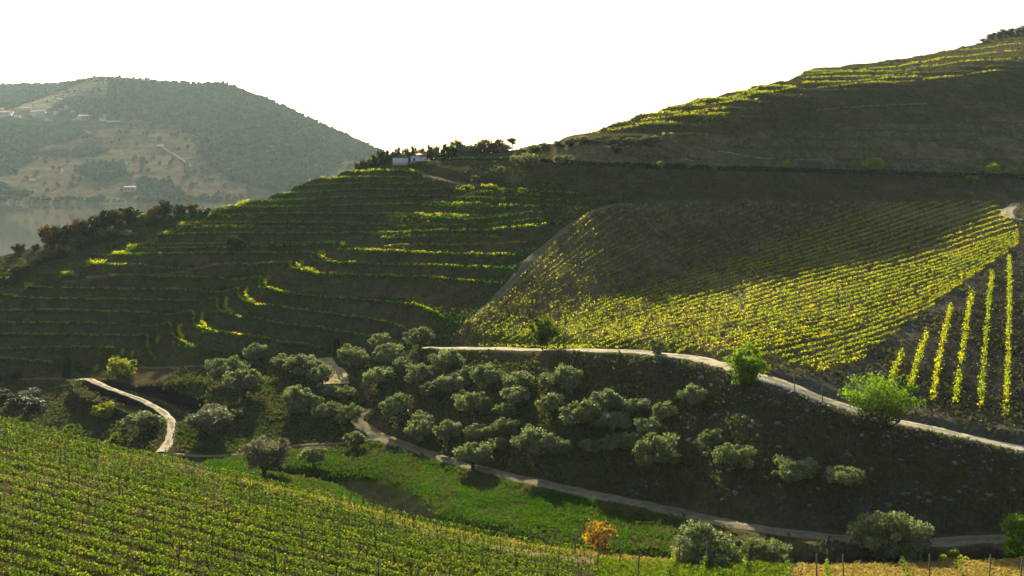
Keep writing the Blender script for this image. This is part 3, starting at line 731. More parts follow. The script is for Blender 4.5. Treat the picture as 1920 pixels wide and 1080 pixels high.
for i, (px, y, wp, lb) in enumerate(BIG):
    pt = at(px, y)[0]; wd = size_of(px, pt, wp)
    if i < 3: ms = tree_meshes('old_olive', 'olive', 7, 5.0, 11000, .2, .24, 70, [1, 2, 2][i], seed=50 + i, rtr=.055)
    elif i < 5: ms = tree_meshes('pale_bush', 'olive', 6, 3.0, 4500, .2, .08, 36, 4, seed=50 + i, rtr=.03, hollow=.2)
    else: ms = tree_meshes('grey_tree', 'olive_grey', 7, 5.2, 8000, .22, .2, 60, 3, seed=50 + i, rtr=.04)
    base = [7, 7, 7, 6, 6, 7][i]
    plant_tree('olive_tree' if i < 3 else ('bush' if i < 5 else 'tree'), ms, pt, .6 * i, wd / base, lb, 'olive tree' if i < 3 else ('bush' if i < 5 else 'tree'))
SPEC = [ # name, cat, px, base y, width px, height px, leaf, label, kwargs
 ('tree', 'tree', 1400, 735, 84, 84, 'fresh', 'bright green upright bush covering the pale dirt track', dict(n=6500, size=.16, trunk_h=.06, clumps=90, multi=6, rtr=.03, hollow=.1, vase=.15)),
 ('tree', 'tree', 1654, 808, 200, 94, 'fresh', 'wide bright green many-stemmed tree beside the dirt track', dict(n=7500, size=.15, trunk_h=.16, clumps=130, multi=7, vase=.5, rtr=.025, hollow=.15)),
 ('tree', 'tree', 1020, 658, 60, 62, 'green', 'small round green tree on the dirt track under the vineyard', dict(n=3200, size=.22, trunk_h=.2, clumps=40, multi=3, rtr=.03)),
 ('bush', 'bush', 1231, 668, 34, 30, 'olive', 'little grey-green bush on the far dirt track', dict(n=900, size=.22, trunk_h=.1, clumps=16, multi=3, rtr=.03)),
 ('persimmon_tree', 'tree', 1122, 1030, 76, 82, 'orange', 'small tree with orange autumn leaves at the meadow edge', dict(n=1200, size=.17, trunk_h=.42, clumps=60, vase=.45, rtr=.04, hollow=.35)),
 ('bush', 'bush', 1788, 1040, 66, 50, 'yellow', 'flat-topped yellowish bush on the low track', dict(n=2800, size=.14, trunk_h=.22, clumps=34, multi=4, vase=.45, rtr=.025)),
 ('conifer', 'tree', 1912, 1034, 70, 108, 'fresh', 'bright green conifer cut off by the right edge of the photo', dict(n=6000, size=.15, trunk_h=.06, clumps=70, rtr=.04)),
 ('tree', 'tree', 228, 712, 60, 40, 'yellow', 'yellow-green tree on the thin path below the terraces', dict(n=3000, size=.26, trunk_h=.12, clumps=36, multi=3, rtr=.03)),
 ('tree', 'tree', 196, 788, 48, 30, 'yellow', 'golden-leaved tree left of an olive near the curved track', dict(n=2600, size=.24, trunk_h=.15, clumps=30, multi=2, rtr=.03)),
 ('bush', 'bush', 137, 838, 46, 30, 'green', 'small green bush at left behind the near vineyard', dict(n=1800, size=.18, trunk_h=.1, clumps=22, multi=2, rtr=.03)),
 ('bush', 'bush', 217, 852, 42, 34, 'green', 'round green bush peeking over the near vineyard edge', dict(n=1800, size=.18, trunk_h=.1, clumps=22, multi=2, rtr=.03)),
 ('bush', 'bush', 437, 470, 38, 34, 'dark', 'lone dark bush on the left terraces', dict(n=2200, size=.3, trunk_h=.08, clumps=26, multi=3, rtr=.03)),
 ('bush', 'bush', 20, 716, 44, 18, 'dark', 'low dark bush by the thin path at the far left', dict(n=1200, size=.25, trunk_h=.05, clumps=20, multi=2, rtr=.03)),
 ('bush', 'bush', 1640, 321, 42, 28, 'yellow', 'biggest yellow-green bush on the hedge road', dict(n=2000, size=.26, trunk_h=.12, clumps=26, multi=3, vase=.3, rtr=.03)),
 ('bush', 'bush', 1860, 332, 38, 29, 'yellow', 'yellow-green bush on the hedge road, second from the right edge', dict(n=1800, size=.26, trunk_h=.12, clumps=24, multi=3, vase=.3, rtr=.03)),
 ('bush', 'bush', 1901, 332, 24, 24, 'yellow', 'small yellow-green bush on the hedge road at the right edge', dict(n=900, size=.26, trunk_h=.12, clumps=16, multi=2, vase=.3, rtr=.03)),
 ('bush', 'bush', 1471, 322, 30, 21, 'yellow', 'rounded yellow-green bush on the hedge road near its middle', dict(n=1300, size=.26, trunk_h=.1, clumps=20, multi=3, rtr=.03)),
 ('bush', 'bush', 1822, 343, 22, 14, 'yellow', 'tiny yellow bush just below the hedge road', dict(n=600, size=.24, trunk_h=.05, clumps=12, multi=2, rtr=.03)),
 ('bush', 'bush', 1535, 326, 40, 24, 'olive_grey', 'hazy grey bush left of the biggest yellow-green one on the hedge road', dict(n=1400, size=.24, trunk_h=.1, clumps=20, multi=3, rtr=.03)),
 ('bush', 'bush', 1719, 330, 30, 22, 'olive_grey', 'hazy grey bush right of the biggest yellow-green one on the hedge road', dict(n=1100, size=.24, trunk_h=.1, clumps=18, multi=3, rtr=.03)),
 ('bush', 'bush', 1280, 314, 44, 20, 'olive_grey', 'grey bush on the left half of the hedge road', dict(n=1400, size=.24, trunk_h=.1, clumps=22, multi=3, rtr=.03)),
 ('bush', 'bush', 1232, 318, 30, 13, 'olive', 'small olive bush under the hedge left of a grey one', dict(n=800, size=.24, trunk_h=.1, clumps=14, multi=3, rtr=.03)),
 ('bush', 'bush', 1342, 320, 40, 10, 'olive', 'low green bush at the foot of the thin pole', dict(n=800, size=.24, trunk_h=.1, clumps=14, multi=3, rtr=.03)),
 ('bush', 'bush', 1045, 305, 16, 9, 'orange', 'small orange bush on the hedge road', dict(n=500, size=.24, trunk_h=.05, clumps=10, multi=2, rtr=.03)),
 ('bush', 'bush', 985, 315, 62, 22, 'olive', 'wide grey-green bush hanging below the hedge, left of the orange bush', dict(n=2400, size=.26, trunk_h=.05, clumps=34, multi=4, rtr=.03)),
 ('bush', 'bush', 1060, 314, 44, 16, 'olive', 'grey-green bush right under the small orange bush', dict(n=1500, size=.26, trunk_h=.05, clumps=24, multi=4, rtr=.03)),
 ('bush', 'bush', 892, 336, 24, 18, 'olive', 'left of two small bushes on the bare slope below the hedge', dict(n=900, size=.26, trunk_h=.05, clumps=16, multi=3, rtr=.03)),
 ('bush', 'bush', 938, 326, 20, 13, 'olive', 'right of two small bushes on the bare slope below the hedge', dict(n=800, size=.26, trunk_h=.05, clumps=14, multi=3, rtr=.03)),
 ('bush', 'bush', 1155, 283, 22, 14, 'dark', 'dark bush on the slope above the hedge road', dict(n=900, size=.26, trunk_h=.05, clumps=14, multi=3, rtr=.03)),
]
for i, (nm, ct, px, y, wp, hp, lf, lb, kw) in enumerate(SPEC):
    pt = at(px, y)[0]; W_ = wp / F * pt[1]; H_ = hp / F * pt[1] * 1.02; kw = dict(kw); cl_ = W_ / 4.5
    ms = tree_meshes(nm, lf, W_, H_, kw.pop('n'), kw.pop('size'), seed=200 + i, **kw)
    plant_tree(nm, ms, pt, 0, 1.0, lb, ct)
# dead stump by the low track
pt = at(1552, 1028)[0]; A = Acc()
v, f, t_ = tube([(0, 0, -.1), (-.1, 0, .4), (.05, 0, .75), (0.1, 0, 1.0), (.35, .05, 1.15)], [.2, .15, .14, .12, .06], 7); A.add(v, f, t_)
v, f, t_ = tube([(0.0, 0, .8), (.1, .1, 1.1), (.05, .1, 1.35)], [.1, .06, .03], 6); A.add(v, f, t_)
v, f, t_ = tube([(0, 0, .05), (-.4, -.05, .02), (-.8, -.1, -.05)], [.12, .07, .03], 6); A.add(v, f, t_)
put('tree_stump', A.mesh('tree_stump', [M['bark']]), loc=pt, label='bare twisted dead stump on the low dirt track', cat='tree stump')

# cypresses
def cypress(px, y, hp, lb, k, group='dark cypresses'):
    pt = at(px, y)[0]; H_ = hp / F * pt[1]; W_ = H_ * .17
    n = 1500; z = rng.random(n) ** .8; r = W_ * .5 * np.clip(np.sin((z * .93 + .05) ** .55 * math.pi) ** .7, .08, 1) * (.6 + .4 * rng.random(n)); a = rng.random(n) * 6.28
    v, f = cards(np.stack([r * np.cos(a), r * np.sin(a), .12 * H_ + z * .86 * H_], 1), .2, 1.4, .6)
    e = put('cypress', None, loc=pt, label=lb, cat='cypress', group=group)
    A = Acc(); v2, f2, t2 = tube([(0, 0, -.1), (0, 0, H_ * .5), (0, 0, H_ * .9)], [H_ * .02, H_ * .014, H_ * .004]); A.add(v2, f2, t2)
    put('trunk', A.mesh('cypress_trunk', [M['bark']]), e); put('crown', mk_mesh('cypress_crown', v, f, [M['cypress']], fattr=rng.random(len(f))), e)
cypress(121, 712, 38, 'left one of the cypress pair by the thin path', 0)
cypress(128, 712, 41, 'right one of the cypress pair by the thin path', 1)
cypress(629, 669, 40, 'dark slender cypress at the top of the golden path', 2)
cypress(634, 667, 36, 'shorter thin cypress touching the one on the golden path', 3)

# crest and hedge trees: many sizes, copied meshes
RT = {k: [tree_meshes('ridge_tree', k, 5, 4.2, 2600, .3, .03, 34, 3, seed=400 + 7 * i + len(k), rtr=.03, hollow=.2) for i in range(2)] for k in ('dark', 'red', 'olive', 'green', 'olive_grey')}
def cluster(lst, fmt, group, name='tree', cat='tree', push=0):
    for i, (px, y, wp, hp, lf) in enumerate(lst):
        pt = at(px, y)[0]; W_ = wp / F * pt[1]; H_ = hp / F * pt[1]; ztop = (HY - (y - hp)) / F * (pt[1] + push)
        pt = pt - np.array([0, .5 - push, .25 - (0 if not push else float(ground_z(pt[0] * (pt[1] + push) / pt[1], pt[1] + push)[0]) - pt[2])]); 
        if push: H_ = ztop - pt[2]
        plant_tree(name, RT[lf][i % 2], pt, rng.random() * 6.28, W_ / 5, fmt % ordn(i), cat, group, sq=(H_ / 4.2) / (W_ / 5))
cluster([(-40, 486, 60, 40, 'dark'), (37, 468, 26, 18, 'dark'), (70, 466, 18, 12, 'dark'), (93, 462, 40, 42, 'red'), (120, 456, 44, 36, 'dark'), (145, 446, 44, 36, 'red'), (170, 440, 44, 34, 'dark'), (195, 430, 44, 40, 'dark'), (218, 424, 36, 34, 'red'),
         (238, 414, 38, 34, 'dark'), (256, 412, 34, 24, 'dark'), (275, 418, 34, 26, 'green'), (293, 408, 28, 26, 'red'), (313, 402, 38, 34, 'dark'), (338, 401, 32, 22, 'dark'), (362, 398, 34, 20, 'red'), (390, 396, 34, 16, 'dark'), (412, 394, 28, 16, 'green'), (436, 390, 24, 10, 'olive')],
        'dark tree of the left shoulder row, %s from the left', 'dark trees along the left shoulder of the terraces')
cluster([(12, 526, 44, 20, 'dark'), (40, 512, 40, 20, 'dark'), (62, 496, 30, 16, 'olive'), (88, 490, 34, 18, 'dark'), (112, 480, 34, 18, 'dark'), (128, 470, 32, 16, 'olive'), (150, 462, 36, 16, 'dark'), (180, 452, 40, 18, 'dark'), (210, 446, 40, 16, 'dark'), (240, 438, 36, 14, 'olive')],
        'low bush in the lower scrub line at the left, %s from the left', 'low bushes below the left shoulder', 'bush', 'bush')
cluster([(672, 314, 24, 14, 'red'), (688, 311, 24, 16, 'green'), (705, 309, 26, 27, 'dark'), (724, 306, 24, 26, 'dark'), (742, 301, 26, 24, 'green'), (757, 300, 26, 24, 'olive'), (772, 299, 26, 24, 'green'), (788, 300, 26, 24, 'olive'), (803, 299, 26, 26, 'green'), (818, 298, 26, 26, 'olive'), (834, 297, 26, 28, 'dark'),
         (852, 296, 34, 36, 'green'), (866, 297, 26, 26, 'olive'), (880, 296, 30, 26, 'olive'), (895, 295, 30, 28, 'olive'), (912, 294, 36, 32, 'red'), (930, 293, 36, 32, 'red'), (946, 292, 28, 22, 'olive')],
        'tree on the skyline behind the white house, %s from the left', 'trees on the saddle skyline', push=5.0)
cluster([(980, 288, 26, 12, 'olive'), (1002, 282, 30, 12, 'olive'), (1020, 276, 24, 10, 'olive'), (1048, 274, 26, 14, 'olive_grey'), (1070, 268, 30, 16, 'olive_grey'), (1092, 262, 30, 14, 'olive'), (1116, 262, 26, 12, 'olive_grey'), (1150, 262, 28, 12, 'olive_grey'), (1180, 262, 28, 12, 'olive_grey'), (1208, 262, 30, 16, 'olive_grey'), (1228, 260, 26, 12, 'olive')],
        'grey olive bush at the foot of the right hill, %s from the left', 'grey bushes at the foot of the right hill', 'bush', 'bush')
cluster([(1845, 78, 18, 8, 'olive_grey'), (1858, 72, 20, 10, 'olive_grey'), (1870, 68, 22, 12, 'dark'), (1884, 66, 24, 14, 'olive_grey'), (1900, 63, 26, 14, 'dark'), (1918, 60, 26, 14, 'olive_grey'), (1940, 57, 30, 14, 'dark')],
        'scrubby tree on top of the right hill, %s from the left', 'scrub trees on top of the right hill')
cluster([(36, 758, 60, 22, 'dark'), (70, 766, 50, 22, 'dark'), (10, 744, 50, 18, 'dark'), (60, 740, 44, 16, 'olive_grey')],
        'dim bush in the valley behind the near vineyard, %s of the left patch', 'dim bushes in the valley at the left', 'bush', 'bush')
pt = at(960, 283)[0]; W_ = 19 / F * pt[1]; H_ = 24 / F * pt[1]
ms = tree_meshes('lone_tree', 'olive', W_, H_, 700, .26, .45, 14, 1, seed=901, rtr=.05, vase=.2)
plant_tree('tree', ms, pt, 0, 1, 'small lone tree standing free on the saddle skyline', 'tree')

# hedges along the upper road
def hedge(pxs, lb):
    l = densify(smooth([p for p in ROADS['hedge_road'][0]], 2), 3); l = l[(l[:, 0] > pxs[0]) & (l[:, 0] < pxs[1])]
    q = at(l[:, 0], l[:, 1]); seg = np.hypot(*np.diff(q[:, :2], axis=0).T); s = np.concatenate([[0], np.cumsum(seg)])
    n = int(s[-1] * 95); k = rng.random(n) * s[-1]; x = np.interp(k, s, q[:, 0]); y = np.interp(k, s, q[:, 1]); z = np.interp(k, s, q[:, 2])
    h_ = 1.0 + .5 * sstep(1000, 1800, np.interp(k, s, l[:, 0])) + .25 * (vnoise(k / 1.5, k * 0, 3) - .5)
    P_ = np.stack([x + rng.normal(0, .15, n), y - 1.5 + rng.uniform(-.4, .4, n), z - .2 + rng.random(n) * h_], 1)
    v, f = cards(P_, .3, 1.1); v[:, :] -= q[0]
    put('hedge', mk_mesh('hedge', v, f, [M['dark']], fattr=np.clip(rng.normal(.35, .2, len(f)), 0, 1)), loc=q[0], label=lb, cat='hedge')
hedge((822, 954), 'short dark hedge right of the white house')
hedge((1010, 2200), 'long dark clipped hedge running along the road to the right edge')

# ------------------------------------------------------------------ posts
def post_mesh(h, r=.045):
    A = Acc(); v, f, t_ = tube([(0, 0, -.25), (0, 0, h * .5), (.01, 0, h)], [r * 1.1, r, r * .95], 6); A.add(v, f, t_); return A.mesh('post', [M['post']])
POST = post_mesh(1.55, .034); POSTL = post_mesh(2.0, .055)
# ------------------------------------------------------------------ vine rows
def vine_row(l, sheet, label, group, dens, size, h0, h1, leaf, post_gap=6.0, wid=.28, plants=1.1, gaps=.12, canes=True, cat='vine row', wl=None, stems=True, seed=0):
    q = at(l[:, 0], l[:, 1], sheet) if wl is None else wl
    seg = np.hypot(*np.diff(q[:, :2], axis=0).T); s = np.concatenate([[0], np.cumsum(seg)]); Lr = s[-1]
    if Lr < 1: return
    npl = max(2, int(Lr / plants)); pp = (np.arange(npl) + rng.uniform(-.25, .25, npl)) * plants
    pp = pp[(pp > 0) & (pp < Lr)]; keep = rng.random(len(pp)) > gaps; pp = pp[keep]
    if len(pp) < 2: return
    vig = np.clip(rng.normal(1, .3, len(pp)), .35, 1.6)
    cnt = rng.poisson(dens * plants * vig); idx = np.repeat(np.arange(len(pp)), cnt); n = len(idx)
    if n < 3: return
    k = pp[idx] + rng.normal(0, .36 * plants, n); k = np.clip(k, 0, Lr)
    x = np.interp(k, s, q[:, 0]); y = np.interp(k, s, q[:, 1]); z = np.interp(k, s, q[:, 2])
    hh = h0 + (h1 - h0) * np.clip(rng.beta(1.6, 1.7, n) * (.75 + .3 * vig[idx]), 0, 1.25)
    P_ = np.stack([x + rng.normal(0, wid * .5, n), y + rng.normal(0, wid * .5, n), z + hh], 1)
    o0 = q[len(q) // 2]; A = Acc()
    v, f = cards(P_ - o0, size, 1.1); A.add(v, f, None, 0)
    rnd = list(np.clip(rng.normal(.45, .17, n) + (vig[idx] - 1) * -.15 + .1 * (rng.random(len(pp)) > .93)[idx] * 3, 0, 1))
    if stems:
        for pk in pp:
            b0 = np.array([np.interp(pk, s, q[:, 0]), np.interp(pk, s, q[:, 1]), np.interp(pk, s, q[:, 2])]) - o0
            a_ = rng.normal(0, .1, 2); w_ = .035
            v = np.array([b0 + [-w_, 0, -.15], b0 + [w_, 0, -.15], b0 + [a_[0] + w_ * .7, a_[1], h0 + .35], b0 + [a_[0] - w_ * .7, a_[1], h0 + .35],
                          b0 + [0, -w_, -.15], b0 + [0, w_, -.15], b0 + [a_[0], a_[1] + w_ * .7, h0 + .35], b0 + [a_[0], a_[1] - w_ * .7, h0 + .35]])
            A.add(v, [[0, 1, 2, 3], [4, 5, 6, 7]], None, 1); rnd += [.3, .3]
    if canes:
        for hz_ in (h0 + .12, h1 * .8):
            st = np.linspace(0, Lr, max(3, int(Lr / 3))); c0 = np.stack([np.interp(st, s, q[:, j]) for j in range(3)], 1) - o0; m = len(c0); wv_ = .012
            v = np.vstack([c0 + [0, 0, hz_ - wv_], c0 + [0, 0, hz_ + wv_]]); f = np.array([[i, i + 1, m + i + 1, m + i] for i in range(m - 1)])
            A.add(v, f, None, 1); rnd += [.3] * (m - 1)
    me = A.mesh('vine_row', [M[leaf], M['bark']], rnd=np.array(rnd))
    e = put('vine_row', None, loc=o0, label=label, cat=cat, group=group); put('foliage', me, e)
    if post_gap:
        for pk in np.arange(rng.random() * post_gap * .3 + .3, Lr, post_gap):
            b0 = np.array([np.interp(pk, s, q[:, 0]), np.interp(pk, s, q[:, 1]), np.interp(pk, s, q[:, 2])]) - o0
            p_ = put('post', POST, e, loc=b0); p_.rotation_euler = (rng.normal(0, .05), rng.normal(0, .05), 0)
    return e
# near vineyard
off = 9.0; i = 0
while off < 420:
    pts = []
    for px in np.arange(-330, 1500, 9.0):
        y = float(E_y(px)) + off * (1.0 + .12 * (px - 500) / 1000)
        if px > 1128 - (y - 1040) * .6 and y < 1078: break
        if px > 1180 - (y - 1045) * 1.2: break
        if y > 1215: break
        pts.append((px, y))
    if len(pts) > 8:
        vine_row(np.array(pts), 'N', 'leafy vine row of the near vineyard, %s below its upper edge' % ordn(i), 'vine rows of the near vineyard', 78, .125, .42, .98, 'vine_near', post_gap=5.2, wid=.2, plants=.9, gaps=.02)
    off += 11.5 + .06 * off; i += 1
# two leaning rows ends / young vines at bottom right
for i, (x0, y0, x1, y1) in enumerate([(1268, 1050, 1238, 1110), (1326, 1056, 1305, 1110), (1398, 1060, 1388, 1110), (1477, 1062, 1476, 1110), (1550, 1064, 1556, 1110), (1690, 1064, 1712, 1110), (1790, 1062, 1818, 1110)]):
    l = densify([(x0, y0), (x1, y1)], 5)
    vine_row(l, 'N', 'short yellowish vine row at the bottom edge, %s from the left' % ORD[i], 'short vine rows at the bottom right', 26 if i < 5 else 8, .13, .2, 1.0, 'vine_near', post_gap=0, wid=.2, gaps=.1)
# big field
KEYR = [([(850, 634), (950, 548), (1020, 478), (1090, 408), (1130, 386)], 8), ([(868, 640), (1000, 562), (1150, 478), (1300, 408), (1370, 381)], 12),
        ([(905, 645), (1050, 600), (1200, 540), (1400, 480), (1600, 415), (1700, 381)], 6), ([(1000, 645), (1200, 582), (1400, 520), (1600, 466), (1750, 416), (1868, 379)], 7),
        ([(1100, 650), (1300, 603), (1500, 550), (1700, 500), (1915, 432)], 6), ([(1245, 655), (1400, 624), (1600, 573), (1800, 508), (1912, 458)], 6),
        ([(1395, 667), (1550, 633), (1680, 598), (1790, 545)], 3), ([(1480, 684), (1600, 652), (1690, 622)], 3), ([(1535, 699), (1625, 672)], 1)]
def resample(l, n):
    l = densify(smooth(l, 2), 4); s = np.concatenate([[0], np.cumsum(np.hypot(*np.diff(l, axis=0).T))]); q = np.linspace(0, s[-1], n)
    return np.stack([np.interp(q, s, l[:, 0]), np.interp(q, s, l[:, 1])], 1)
ri = 0
for (a, na), (b__, _) in zip(KEYR[:-1], KEYR[1:]):
    A_, B_ = resample(a, 60), resample(b__, 60)
    for k in range(na):
        t = k / na; l = A_ * (1 - t) + B_ * t
        shade = ri < 20
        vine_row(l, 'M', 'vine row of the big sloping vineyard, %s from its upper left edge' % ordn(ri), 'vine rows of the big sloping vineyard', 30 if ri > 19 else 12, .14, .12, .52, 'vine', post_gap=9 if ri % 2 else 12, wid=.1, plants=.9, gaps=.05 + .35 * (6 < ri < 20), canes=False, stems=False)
        ri += 1
vine_row(resample(KEYR[-1][0], 20), 'M', 'shortest vine row of the big vineyard, at its lower right corner', 'vine rows of the big sloping vineyard', 20, .17, .12, .65, 'vine', post_gap=9, wid=.34, gaps=.1, canes=False, stems=False)
# right strip
for i, l in enumerate([[(1690, 672), (1668, 730)], [(1738, 628), (1718, 690), (1706, 748)], [(1782, 583), (1762, 670), (1748, 762)], [(1823, 552), (1808, 640), (1790, 768)], [(1860, 516), (1848, 640), (1838, 776)], [(1893, 488), (1892, 640), (1886, 790)], [(1930, 470), (1936, 640), (1940, 806)], [(1970, 455), (1984, 640), (1996, 820)]]):
    vine_row(resample(l, 60), 'M', 'narrow vine row running straight upslope at the right, %s from the left' % ORD[i], 'vine rows running upslope at the right edge', 36, .17, .15, 1.2, 'vine', post_gap=6, wid=.38, gaps=.08)
# terraces
EXTRA = [[(175, 699), (181, 690), (188, 681)], [(228, 672), (229, 664), (233, 655)], [(246, 672), (247, 662), (250, 652)],
 [(297, 632), (294, 640), (292, 646)], [(345, 604), (336, 606), (335, 622), (345, 636)], [(384, 583), (378, 592), (378, 606), (388, 616)],
 [(427, 556), (423, 566), (423, 576), (430, 584), (442, 590)], [(466, 541), (460, 549), (461, 558), (468, 566), (482, 571)], [(510, 522), (501, 528), (493, 534), (506, 540)],
 [(566, 493), (553, 500), (566, 506), (600, 512)], [(607, 474), (594, 481), (606, 488), (630, 491)], [(645, 456), (636, 462), (650, 466)]]
for k, l in enumerate(EXTRA):
    vine_row(resample(l, 24), 'M', 'short bright inner vine row on the spur nose, %s from the bottom' % ORD[k], 'short inner vine rows of the spur nose', 34, .2, .12, .95, 'vine', post_gap=0, wid=.3, gaps=.04, canes=False, stems=False)
k = 0
for u_, l in SPUR:
    l2 = resample(l, max(30, int((l[-1][0] - l[0][0]) / 6)))
    vine_row(l2, 'M', 'curving terrace vine row on the shaded spur, %s up from the valley' % ordn(k), 'terrace vine rows of the left hillside', 26, .16, .12, .58, 'vine', post_gap=14, wid=.2, gaps=.1, canes=False, stems=False); k += 1
# bunches of short rows at the nose of every terrace on the left shoulder
NOSE = [(445, 385, 22), (410, 398, 16), (380, 411, 17), (346, 424, 19), (310, 437, 19), (281, 452, 19), (250, 464, 16), (224, 475, 17), (178, 495, 26), (128, 514, 18), (54, 538, 16), (462, 383, 14)]
for i, (x, y, w_) in enumerate(NOSE):
    for j in range(3):
        l = [(x - w_ * .9 + j * 4, y + 5 - j * 3.2), (x - w_ * .2 + j * 3, y + 3 - j * 3.2), (x + w_ * .6, y - 1.5 - j * 2.2), (x + w_ * .95, y - 5 - j * .8)]
        vine_row(resample(l, 16), 'M', 'short bright row at a terrace end, %s terrace end down the left shoulder' % ordn(i), 'short vine rows at terrace end %d' % (i + 1), 34, .22, .12, .95, 'vine', post_gap=0, wid=.35, gaps=.03, canes=False, stems=False)
# doubled rows in the mid terraces
DBL = [[(715, 443), (820, 439), (960, 438)], [(733, 411), (790, 414), (830, 416)], [(772, 398), (830, 401), (880, 403)], [(812, 379), (900, 381), (990, 386)], [(866, 362), (900, 360), (960, 362), (1020, 364)], [(855, 357), (900, 355), (960, 355), (1010, 355)], [(660, 324), (720, 321), (795, 323)]]
for k, l in enumerate(DBL):
    vine_row(resample(l, 30), 'M', 'second vine row just under a terrace row below the house, %s from the bottom' % ORD[k], 'second rows on the terraces below the house', 24, .22, .12, .8, 'vine', post_gap=0, wid=.25, gaps=.2, canes=False, stems=False)
# right hill
RHILL = [[(1100, 257), (1132, 255)], [(1242, 256), (1334, 254)], [(1104, 247), (1178, 237), (1251, 231), (1284, 232)], [(1168, 227), (1269, 217), (1375, 209)], [(1196, 216), (1269, 207), (1370, 203)], [(1245, 203), (1300, 198), (1361, 190), (1425, 184)],
 [(1280, 193), (1370, 182), (1453, 171)], [(1330, 184), (1400, 175), (1425, 172)], [(1375, 174), (1430, 164), (1490, 158)], [(1512, 134), (1636, 130), (1728, 117), (1800, 104)], [(1499, 146), (1613, 144), (1728, 136)], [(1503, 155), (1659, 148), (1737, 139)],
 [(1728, 124), (1820, 114), (1925, 106)], [(1682, 123), (1774, 107), (1910, 94)], [(1774, 97), (1843, 89), (1920, 80)], [(1530, 204), (1636, 200), (1746, 192)], [(1420, 173), (1480, 166), (1500, 163)], [(1520, 162), (1640, 156), (1760, 146)], [(1740, 148), (1830, 137), (1900, 130)], [(1500, 138), (1600, 136), (1720, 128)]]
for k, l in enumerate(RHILL):
    vine_row(resample(l, 50), 'M', 'terrace vine row high on the right hill, %s in upward order' % ordn(k), 'terrace vine rows of the right hill', 24, .18, .12, .72, 'vine', post_gap=10, wid=.22, gaps=.16, canes=False, stems=False)

for k, (ya, yb) in enumerate([(222, 214), (238, 226), (252, 238), (268, 250), (284, 266), (272, 292), (298, 312), (345, 352), (360, 366)]):
    x0, x1 = [(1330, 1960), (1380, 1960), (1240, 1700), (1300, 1960), (1380, 1960), (1180, 1500), (1600, 1960), (1180, 1800), (1200, 1850)][k]
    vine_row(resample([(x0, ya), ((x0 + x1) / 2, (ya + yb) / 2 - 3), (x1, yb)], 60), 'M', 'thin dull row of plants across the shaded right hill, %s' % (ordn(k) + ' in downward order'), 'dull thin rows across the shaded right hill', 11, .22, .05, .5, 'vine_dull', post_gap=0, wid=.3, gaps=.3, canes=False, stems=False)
# standing posts
def lone_post(px, y, lb, sheet='M', lean=0, mesh=None, nm='post', grp=None, h=None):
    pt = at(px, y, sheet)[0]; o = put(nm, mesh or POSTL, loc=pt, label=lb, cat='post', group=grp); o.rotation_euler = (0, lean, 0); return o
VP = [(652, 951), (675, 957), (697, 963), (722, 970), (747, 977), (773, 984), (799, 990), (826, 996), (852, 1002), (884, 1008), (915, 1013), (948, 1019), (988, 1026), (1030, 1036), (1075, 1044)]
for i, (x, y) in enumerate(VP):
    lone_post(x, y, 'dark end post leaning over the dry verge, %s from the left' % ORD[i], 'N', .22 + rng.normal(0, .05), grp='leaning end posts along the dry verge')
for i, (x, y, le) in enumerate([(1118, 1062, .2), (1160, 1062, .18), (1196, 1085, .05), (1274, 1060, 0), (1326, 1062, 0), (1531, 1088, 0), (1582, 1090, -.04), (1743, 1090, 0), (1855, 1088, .05), (1913, 1092, .08)]):
    lone_post(x, y, 'dark wooden post at the bottom edge right of the vines, %s from the left' % ORD[i], 'N', le, grp='posts at the bottom edge')
lone_post(1490, 742, 'dark post on the stony edge of the pale dirt track', lean=-.03); lone_post(1542, 764, 'shorter dark post right of another on the pale track edge')
for nm_, x, y, h_, r_, lb in [('pole', 1342, 320, 46, .05, 'thin tall pole above the hedge road'), ('gate_post', 1163, 375, 23, .18, 'dark stubby pillar at the top corner of the big vineyard'), ('gate_post', 1000, 302, 8, .2, 'tiny dark post beside the hedge gap'), ('gate_post', 1086, 276, 12, .2, 'small dark post among bushes at the foot of the right hill')]:
    pt = at(x, y)[0]; put(nm_, post_mesh(h_ / F * pt[1], r_), loc=pt, label=lb, cat='post')

